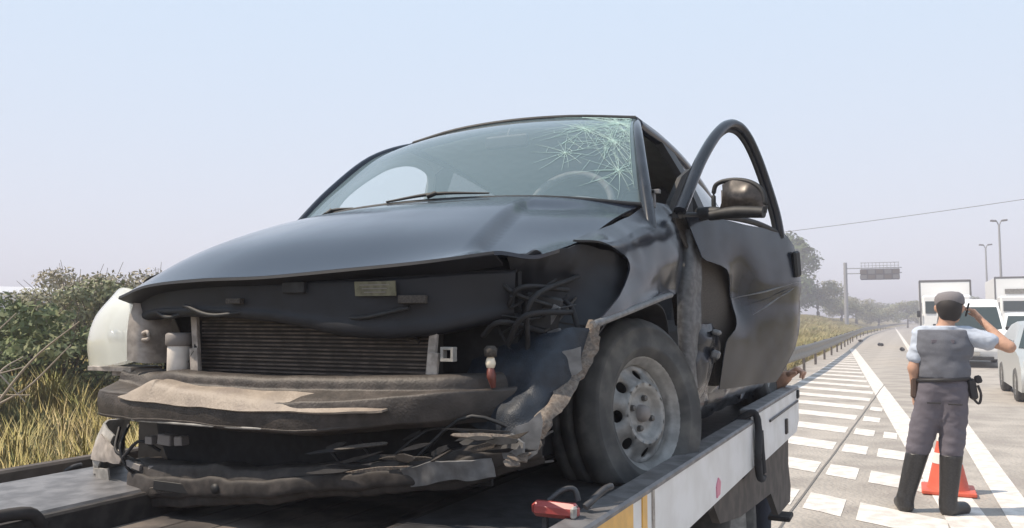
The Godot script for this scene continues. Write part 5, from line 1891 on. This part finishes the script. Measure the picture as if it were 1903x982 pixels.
func make_street_things():
	# message sign on its mast
	var sg := thing("message_sign", "dark overhead message sign on a tall mast beyond the trees", "road sign", Vector3(-6.6, 0, -105))
	var st := S()
	tube(st, [Vector3(0, 1.0, 0), Vector3(0, 8.2, 0)], [.24, .20], 12)
	part("mast", st, M.pole, sg)
	st = S()
	box(st, Vector3(3.0, 7.5, 0), Vector3(6.0, .10, .10))
	box(st, Vector3(3.0, 6.9, 0), Vector3(6.0, .10, .10))
	part("arm", st, M.pole, sg)
	var pn := Node3D.new()
	pn.name = "display"
	sg.add_child(pn, true)
	st = S()
	box(st, Vector3(3.7, 6.75, .25), Vector3(4.1, 1.25, .3), Basis(), .03)
	part("display_panel", st, M.sign, pn)
	for k in 5:
		for r in 2:
			st = S()
			box(st, Vector3(1.95 + k * .87, 6.45 + r * .6, .41), Vector3(.72, .48, .03), Basis(), .01)
			part("display_module", st, M.sign_frame if (k + r) % 2 == 0 else M.galv_dark, pn)
	st = S()
	for k in 11:
		box(st, Vector3(1.75 + k * .39, 7.75, .3), Vector3(.05, .7, .05))
	box(st, Vector3(3.7, 8.1, .3), Vector3(4.1, .07, .05))
	box(st, Vector3(3.7, 7.75, .3), Vector3(4.1, .05, .05))
	part("walkway_railing", st, M.pole, sg)
	# lamp posts
	for q in [[7.35, -84.0, 10.4, "tall lamp post, the nearer and higher of the two at the right"], [8.05, -108.0, 10.2, "tall lamp post, the farther of the two at the right"], ]:
		var lp := thing("lamp_post", q[3], "lamp post", Vector3(q[0], 0, q[1]), 0.0, "lamp posts along the middle of the road")
		st = S()
		tube(st, [Vector3(0, -.05, 0), Vector3(0, q[2] - .6, 0)], [.13, .08], 10)
		part("pole", st, M.pole, lp)
		for s in [-1.0, 1.0]:
			st = S()
			tube(st, [Vector3(0, q[2] - .7, 0), Vector3(s * .15, q[2] - .3, 0), Vector3(s * .35, q[2] - .2, 0)], .05, 8, 8)
			part("arm", st, M.pole, lp)
			st = S()
			box(st, Vector3(s * .42, q[2] - .2, 0), Vector3(.5, .16, .3), Basis(Vector3.FORWARD, -s * .1), .05)
			part("lamp_head", st, M.sign_frame, lp)
	# overhead cable with its poles
	var up := []
	for q in [[-22.0, -70.0, 7.6, "wooden pole holding the left end of the overhead cable"], [26.0, -62.0, 11.6, "wooden pole holding the right end of the overhead cable"]]:
		var gy := ground_h(q[0], -q[1])
		var po := thing("utility_pole", q[3], "utility pole", Vector3(q[0], gy, q[1]), 0.0, "poles that hold the overhead cable")
		st = S()
		tube(st, [Vector3(0, -.2, 0), Vector3(0, q[2] - gy, 0)], [.16, .11], 10)
		part("pole", st, M.bark, po)
		st = S()
		box(st, Vector3(0, q[2] - gy - .3, 0), Vector3(.12, .12, 1.6))
		part("cross_arm", st, M.bark, po)
		up.append(Vector3(q[0], q[2], q[1]))
	var ca := thing("overhead_cable", "thin dark cable crossing the sky above the road", "cable")
	st = S()
	var pts := []
	for k in 21:
		var f := k / 20.0
		pts.append(up[0].lerp(up[1], f) - Vector3(0, .45 * sin(PI * f), 0))
	tube(st, pts, .022, 6)
	part("wire", st, M.sign_frame, ca)
	# far warehouse
	var wh := thing("warehouse", "long pale warehouse far behind the bushes on the left", "building", Vector3(-170, -1.9, -100), deg_to_rad(64))
	st = S()
	box(st, Vector3(0, 4.6, 0), Vector3(110, 8.0, 30), Basis(), .1)
	part("wall", st, M.warehouse, wh)
	st = S()
	plate(st, [Vector2(-15.6, 8.4), Vector2(15.6, 8.4), Vector2(0, 10.2)], 112, Transform3D(Basis(Vector3(0, 0, 1), Vector3.UP, Vector3(-1, 0, 0)), Vector3(-56, 0, 0)))
	part("roof", st, M.warehouse_roof, wh)
	for k in 12:
		st = S()
		box(st, Vector3(-48 + k * 8.7, 6.4, 15.03), Vector3(5.5, 1.6, .2), Basis(), .03)
		part("window", st, M.car_glass, wh)
	# things lying in the lane
	rng.seed = 9
	for q in [[-3.0, 61.0, "dark scrap of debris in the empty lane, the left one"], [-1.55, 52.5, "dark scrap of debris in the empty lane, between the others"], [-.35, 44.0, "dark scrap of debris in the empty lane, nearest the officer"]]:
		var o := thing("debris", q[2], "debris", Vector3(q[0], .0, -q[1]), 0.0, "debris scattered on the lane")
		for e in 2:
			var poly := []
			for k in 9:
				var a := TAU * k / 9
				poly.append(Vector2(cos(a) * .17 * rng.randf_range(.5, 1.1), sin(a) * .10 * rng.randf_range(.5, 1.1)))
			st = S()
			plate(st, poly, .09, Transform3D(Basis(Vector3.UP, rng.randf() * 3.0) * Basis(Vector3.RIGHT, rng.randf_range(-.4, .4)), Vector3(.1 * e, .10, .1 * e)))
			part("fragment", st, M.trim, o)

# ------------------------------------------------------------------ plants
func leaf_mesh(blobs: Array, n: int, size: float, cols: Array, seed_: int) -> ArrayMesh:
	# leaves scattered through a set of ellipsoids [centre, radii], denser towards their skins
	rng.seed = seed_
	var vs := PackedVector3Array()
	var cs := PackedColorArray()
	var ns := PackedVector3Array()
	var total := 0.0
	for b in blobs:
		total += b[1].x * b[1].y + b[1].y * b[1].z
	for b in blobs:
		var c: Vector3 = b[0]
		var r: Vector3 = b[1]
		var cnt := int(n * (r.x * r.y + r.y * r.z) / total)
		var base: Color = cols[rng.randi() % cols.size()]
		for k in cnt:
			var d := Vector3(rng.randfn(), rng.randfn(), rng.randfn()).normalized()
			var rad := pow(rng.randf(), .35) * (1.0 + .35 * noise.get_noise_3dv((d + c) * 60.0))
			var p := c + d * r * rad
			var nrm := (d + Vector3(rng.randfn(), rng.randfn() + .5, rng.randfn()) * .7).normalized()
			var t := nrm.cross(Vector3(rng.randfn(), rng.randfn(), rng.randfn())).normalized()
			var bt := nrm.cross(t)
			var s := size * rng.randf_range(.55, 1.25)
			var col: Color = base.lerp(cols[rng.randi() % cols.size()], rng.randf() * .7)
			col = col * rng.randf_range(.75, 1.25)
			col.a = 1.0
			var a := p - t * s
			var e := p + t * s
			var m1 := p + bt * s * .42 + nrm * s * .12
			var m2 := p - bt * s * .42 + nrm * s * .12
			for q in [a, m1, e, a, e, m2]:
				vs.append(q)
				cs.append(col)
				ns.append(nrm)
	var ar := []
	ar.resize(Mesh.ARRAY_MAX)
	ar[Mesh.ARRAY_VERTEX] = vs
	ar[Mesh.ARRAY_NORMAL] = ns
	ar[Mesh.ARRAY_COLOR] = cs
	var am := ArrayMesh.new()
	am.add_surface_from_arrays(Mesh.PRIMITIVE_TRIANGLES, ar)
	return am

func stems(n: int, h: float, spread: float, r: float, seed_: int) -> SurfaceTool:
	rng.seed = seed_
	var st := S()
	for k in n:
		var a := rng.randf() * TAU
		var d := Vector3(cos(a), 0, sin(a)) * spread * rng.randf_range(.3, 1.0)
		tube(st, [d * .1 - Vector3(0, .15, 0), d * .35 + Vector3(0, h * .4, 0), d + Vector3(rng.randfn() * .1, h * rng.randf_range(.7, 1.0), rng.randfn() * .1)], [r, r * .6, r * .2], 6, 8)
	return st

func blobs_for(w: float, h: float, n: int, seed_: int, low := 0.15) -> Array:
	rng.seed = seed_
	var out := []
	for k in n:
		var f := rng.randf()
		var a := rng.randf() * TAU
		var y := h * lerpf(low, .85, f)
		var spread := w * .5 * (1.0 - .55 * absf(f - .35)) * sqrt(rng.randf())
		var s := rng.randf_range(.5, 1.0)
		out.append([Vector3(cos(a) * spread * .8, y, sin(a) * spread * .8), Vector3(w * .26, h * .17, w * .26) * s])
	return out

func make_plants():
	var greens := [Color(.10, .125, .05), Color(.15, .18, .07), Color(.19, .22, .085), Color(.25, .25, .115)]
	var olive := [Color(.19, .20, .105), Color(.26, .25, .14), Color(.17, .185, .095), Color(.31, .285, .17)]
	var dry := [Color(.29, .255, .19), Color(.36, .315, .24), Color(.24, .22, .155), Color(.22, .215, .13)]
	var kinds := []
	var defs := [["green_bush", greens, 2.4, 1.7, 4200, .075, 14], ["olive_bush", olive, 2.6, 1.9, 4200, .07, 14], ["dry_bush", dry, 2.8, 2.3, 4400, .06, 16]]
	for i in defs.size():
		var d = defs[i]
		kinds.append([leaf_mesh(blobs_for(d[2], d[3], d[6], 40 + i), d[4], d[5], d[1], 50 + i), stems(16, d[3], d[2] * .45, .022, 60 + i)])
		kinds[i][1].generate_normals()
		kinds[i][1] = kinds[i][1].commit()
	# place: kind, metres left of the guardrail line, z, size, label
	var spots := [
		[0, -8.3, 4.9, .62, "green bush, lowest and nearest on the left edge"],
		[0, -8.7, 6.4, .70, "bright green bush between the yellow grass and the dry bushes"],
		[0, -10.4, 6.9, .72, "dark green bush at the left edge in front of the dry bushes"],
		[1, -8.0, 6.9, .52, "low olive bush beside the white headlight"],
		[1, -11.2, 8.8, .75, "olive bush in the middle of the thicket on the left"],
		[2, -9.6, 8.7, .66, "brown dry bush behind the white headlight"],
		[2, -12.2, 9.4, .76, "tall brown dry bush under the skyline at the left"],
		[2, -13.0, 11.6, .85, "greyish dry bush reaching the skyline left of the car"],
		[2, -15.5, 11.6, .85, "dry bush at the far left edge below the pale warehouse"],
		[1, -11.2, 11.8, .82, "olive bush rising beside the bonnet corner"],
		[2, -10.2, 12.3, .92, "dry bush showing just over the bonnet corner"],
		[1, -15.3, 14.6, .95, "olive bush behind the dry ones on the left"],
		[2, -13.3, 15.6, 1.0, "pale dry bush farthest back on the left"]]
	for q in spots:
		var o := thing(defs[q[0]][0], q[4], "bush", Vector3(q[1], ground_h(q[1], q[2]) - .05, -q[2]), fmod(absf(q[1] * 7.7 + q[2] * 3.1), TAU), "bushes on the bank left of the truck")
		o.scale = Vector3.ONE * float(q[3])
		put("foliage", kinds[q[0]][0], M.leaf, o)
		put("stem", kinds[q[0]][1], M.bark, o)
	# bare dead branches in front of the thicket
	rng.seed = 4
	for q in [[-7.4, 4.5, "bare curved dead branch standing in the yellow grass"], [-7.6, 4.3, "bare fallen branch lying over the yellow grass"]]:
		var o := thing("dead_branch", q[2], "branch", Vector3(q[0], ground_h(q[0], q[1]), -q[1]))
		for k in 5:
			var st := S()
			var a := rng.randf_range(-.9, .9) + (.5 if k % 2 else 0.0)
			var d := Vector3(sin(a), 0, -cos(a) * .4)
			tube(st, [Vector3.ZERO, d * .35 + Vector3(0, .35, 0), d * .8 + Vector3(0, rng.randf_range(.4, .95), 0), d * 1.3 + Vector3(0, rng.randf_range(.3, 1.15), 0)], [.02, .014, .009, .004], 6, 14)
			part("twig", st, M.twig, o)

	# trees beyond the guardrail
	rng.seed = 1
	var tk := []
	var td := [[[Color(.08, .115, .04), Color(.115, .15, .05), Color(.065, .09, .03)], 5.0, 8.5, 9000, .22, 26], [olive, 7.0, 5.4, 4600, .17, 18], [greens + olive, 9.0, 7.5, 5200, .24, 20]]
	for i in td.size():
		var d = td[i]
		var st := S()
		tube(st, [Vector3(0, -.3, 0), Vector3(.1, d[2] * .3, 0), Vector3(0, d[2] * .6, .1), Vector3(.1, d[2] * .85, 0)], [.22, .17, .1, .04], 8, 12)
		for k in 7:
			var a := k * 2.4
			tube(st, [Vector3(.05, d[2] * (.22 + .06 * k), 0), Vector3(cos(a) * d[1] * .2, d[2] * (.32 + .07 * k), sin(a) * d[1] * .2), Vector3(cos(a) * d[1] * .36, d[2] * (.36 + .07 * k), sin(a) * d[1] * .36)], [.09, .06, .02], 6, 6)
		st.generate_normals()
		tk.append([leaf_mesh(blobs_for(d[1], d[2], d[5], 80 + i, .22), d[3], d[4], d[0], 90 + i), st.commit()])
	var ts := [
		[0, -14.6, 124, 1.5, 1.5, "tall slim tree just behind the open door"],
		[1, -11.8, 128, 1.25, 1.15, "round tree at the foot of the tall slim tree"],
		[1, -18.6, 130, 2.0, 1.9, "broad tree hidden partly by the open door"],
		[1, -9.6, 140, 1.05, .82, "low tree on the bank, right of the round one"],
		[1, -8.0, 152, 1.15, .86, "small tree by the mast of the message sign"],
		[1, -4.9, 160, 1.2, .80, "small hazy tree right of the mast"],
		[2, -.3, 175, .85, .8, "hazy tree left of the box truck"],
		[2, 4.6, 182, .95, .9, "broad hazy tree beside the box truck"],
		[2, 9.5, 190, 1.0, .95, "broad hazy tree behind the box truck"],
		[2, 17.0, 200, 1.1, .9, "hazy tree behind the white van"],
		[2, 26.0, 205, 1.1, .8, "hazy tree behind the pickup"],
		[2, -6.5, 215, 1.0, .75, "far tree under the message sign"],
		[2, -13.0, 210, 1.0, .8, "far tree left of the message sign"]]
	for q in ts:
		var o := thing("tree", q[5], "tree", Vector3(q[1], ground_h(q[1], q[2]), -q[2]), q[1] * 1.3, "trees beyond the road")
		o.scale = Vector3(q[3], q[4], q[3])
		put("crown", tk[q[0]][0], M.leaf, o)
		put("trunk", tk[q[0]][1], M.bark, o)

	# dry grass
	rng.seed = 21
	var st2 := SurfaceTool.new()
	st2.begin(Mesh.PRIMITIVE_TRIANGLES)
	for k in 16:
		var a := rng.randf() * TAU
		var d := Vector3(cos(a), 0, sin(a))
		var sd := Vector3(-d.z, 0, d.x) * rng.randf_range(.005, .011)
		var h := rng.randf_range(.5, 1.0)
		var root := d * rng.randf() * .12
		var lean := rng.randf_range(.08, .42)
		var tone := rng.randf_range(.7, 1.3)
		var p0 := root
		var p1 := root + d * lean * .35 + Vector3(0, h * .6, 0)
		var p2 := root + d * lean + Vector3(0, h * rng.randf_range(.75, 1.0), 0)
		for v in [[p0 - sd, 0], [p1 - sd * .8, 1], [p0 + sd, 0], [p0 + sd, 0], [p1 - sd * .8, 1], [p1 + sd * .8, 1], [p1 - sd * .8, 1], [p2, 2], [p1 + sd * .8, 1]]:
			st2.set_color(Color(1, 1, 1) * tone)
			st2.set_normal((Vector3.UP + d * .4).normalized())
			st2.add_vertex(v[0])
	var tuft := st2.commit()
	var cols := [Color(.40, .31, .10), Color(.46, .36, .14), Color(.33, .27, .085), Color(.50, .39, .20), Color(.25, .25, .08)]
	var beds := [["dry_grass", "tall yellow dry grass on the bank left of the truck", 15000, -3.4, -14.0, -1.0, 18.0, .32, .62], ["verge_grass", "yellow green grass slope beyond the guardrail", 16000, -3.4, -22.0, 20.0, 130.0, .30, .55]]
	for bd in beds:
		var mm := MultiMesh.new()
		mm.transform_format = MultiMesh.TRANSFORM_3D
		mm.use_colors = true
		mm.mesh = tuft
		mm.instance_count = bd[2]
		for i in int(bd[2]):
			var z: float = lerpf(bd[5], bd[6], pow(rng.randf(), 1.0 if bd[6] < 50 else 1.6))
			var x: float = guard_x(z) - .65 - pow(rng.randf(), 1.1) * (bd[3] - bd[4])
			var s: float = rng.randf_range(bd[7], bd[8])
			var patchy := noise.get_noise_2d(x * 25.0, z * 25.0)
			s *= 1.0 + patchy * .5
			var wide := 1.0 if z < 25.0 else 1.0 + z / 28.0
			mm.set_instance_transform(i, Transform3D(Basis(Vector3.UP, rng.randf() * TAU).scaled(Vector3(s * wide, s, s * wide)), Vector3(x, ground_h(x, z) - .02, -z)))
			var c: Color = cols[rng.randi() % cols.size()].lerp(cols[4], clampf(patchy * .8, 0, .7))
			mm.set_instance_color(i, c)
		var o := MultiMeshInstance3D.new()
		o.name = bd[0]
		o.multimesh = mm
		o.material_override = M.leaf
		o.set_meta("label", bd[1])
		o.set_meta("category", "grass")
		o.set_meta("kind", "stuff")
		add_child(o)
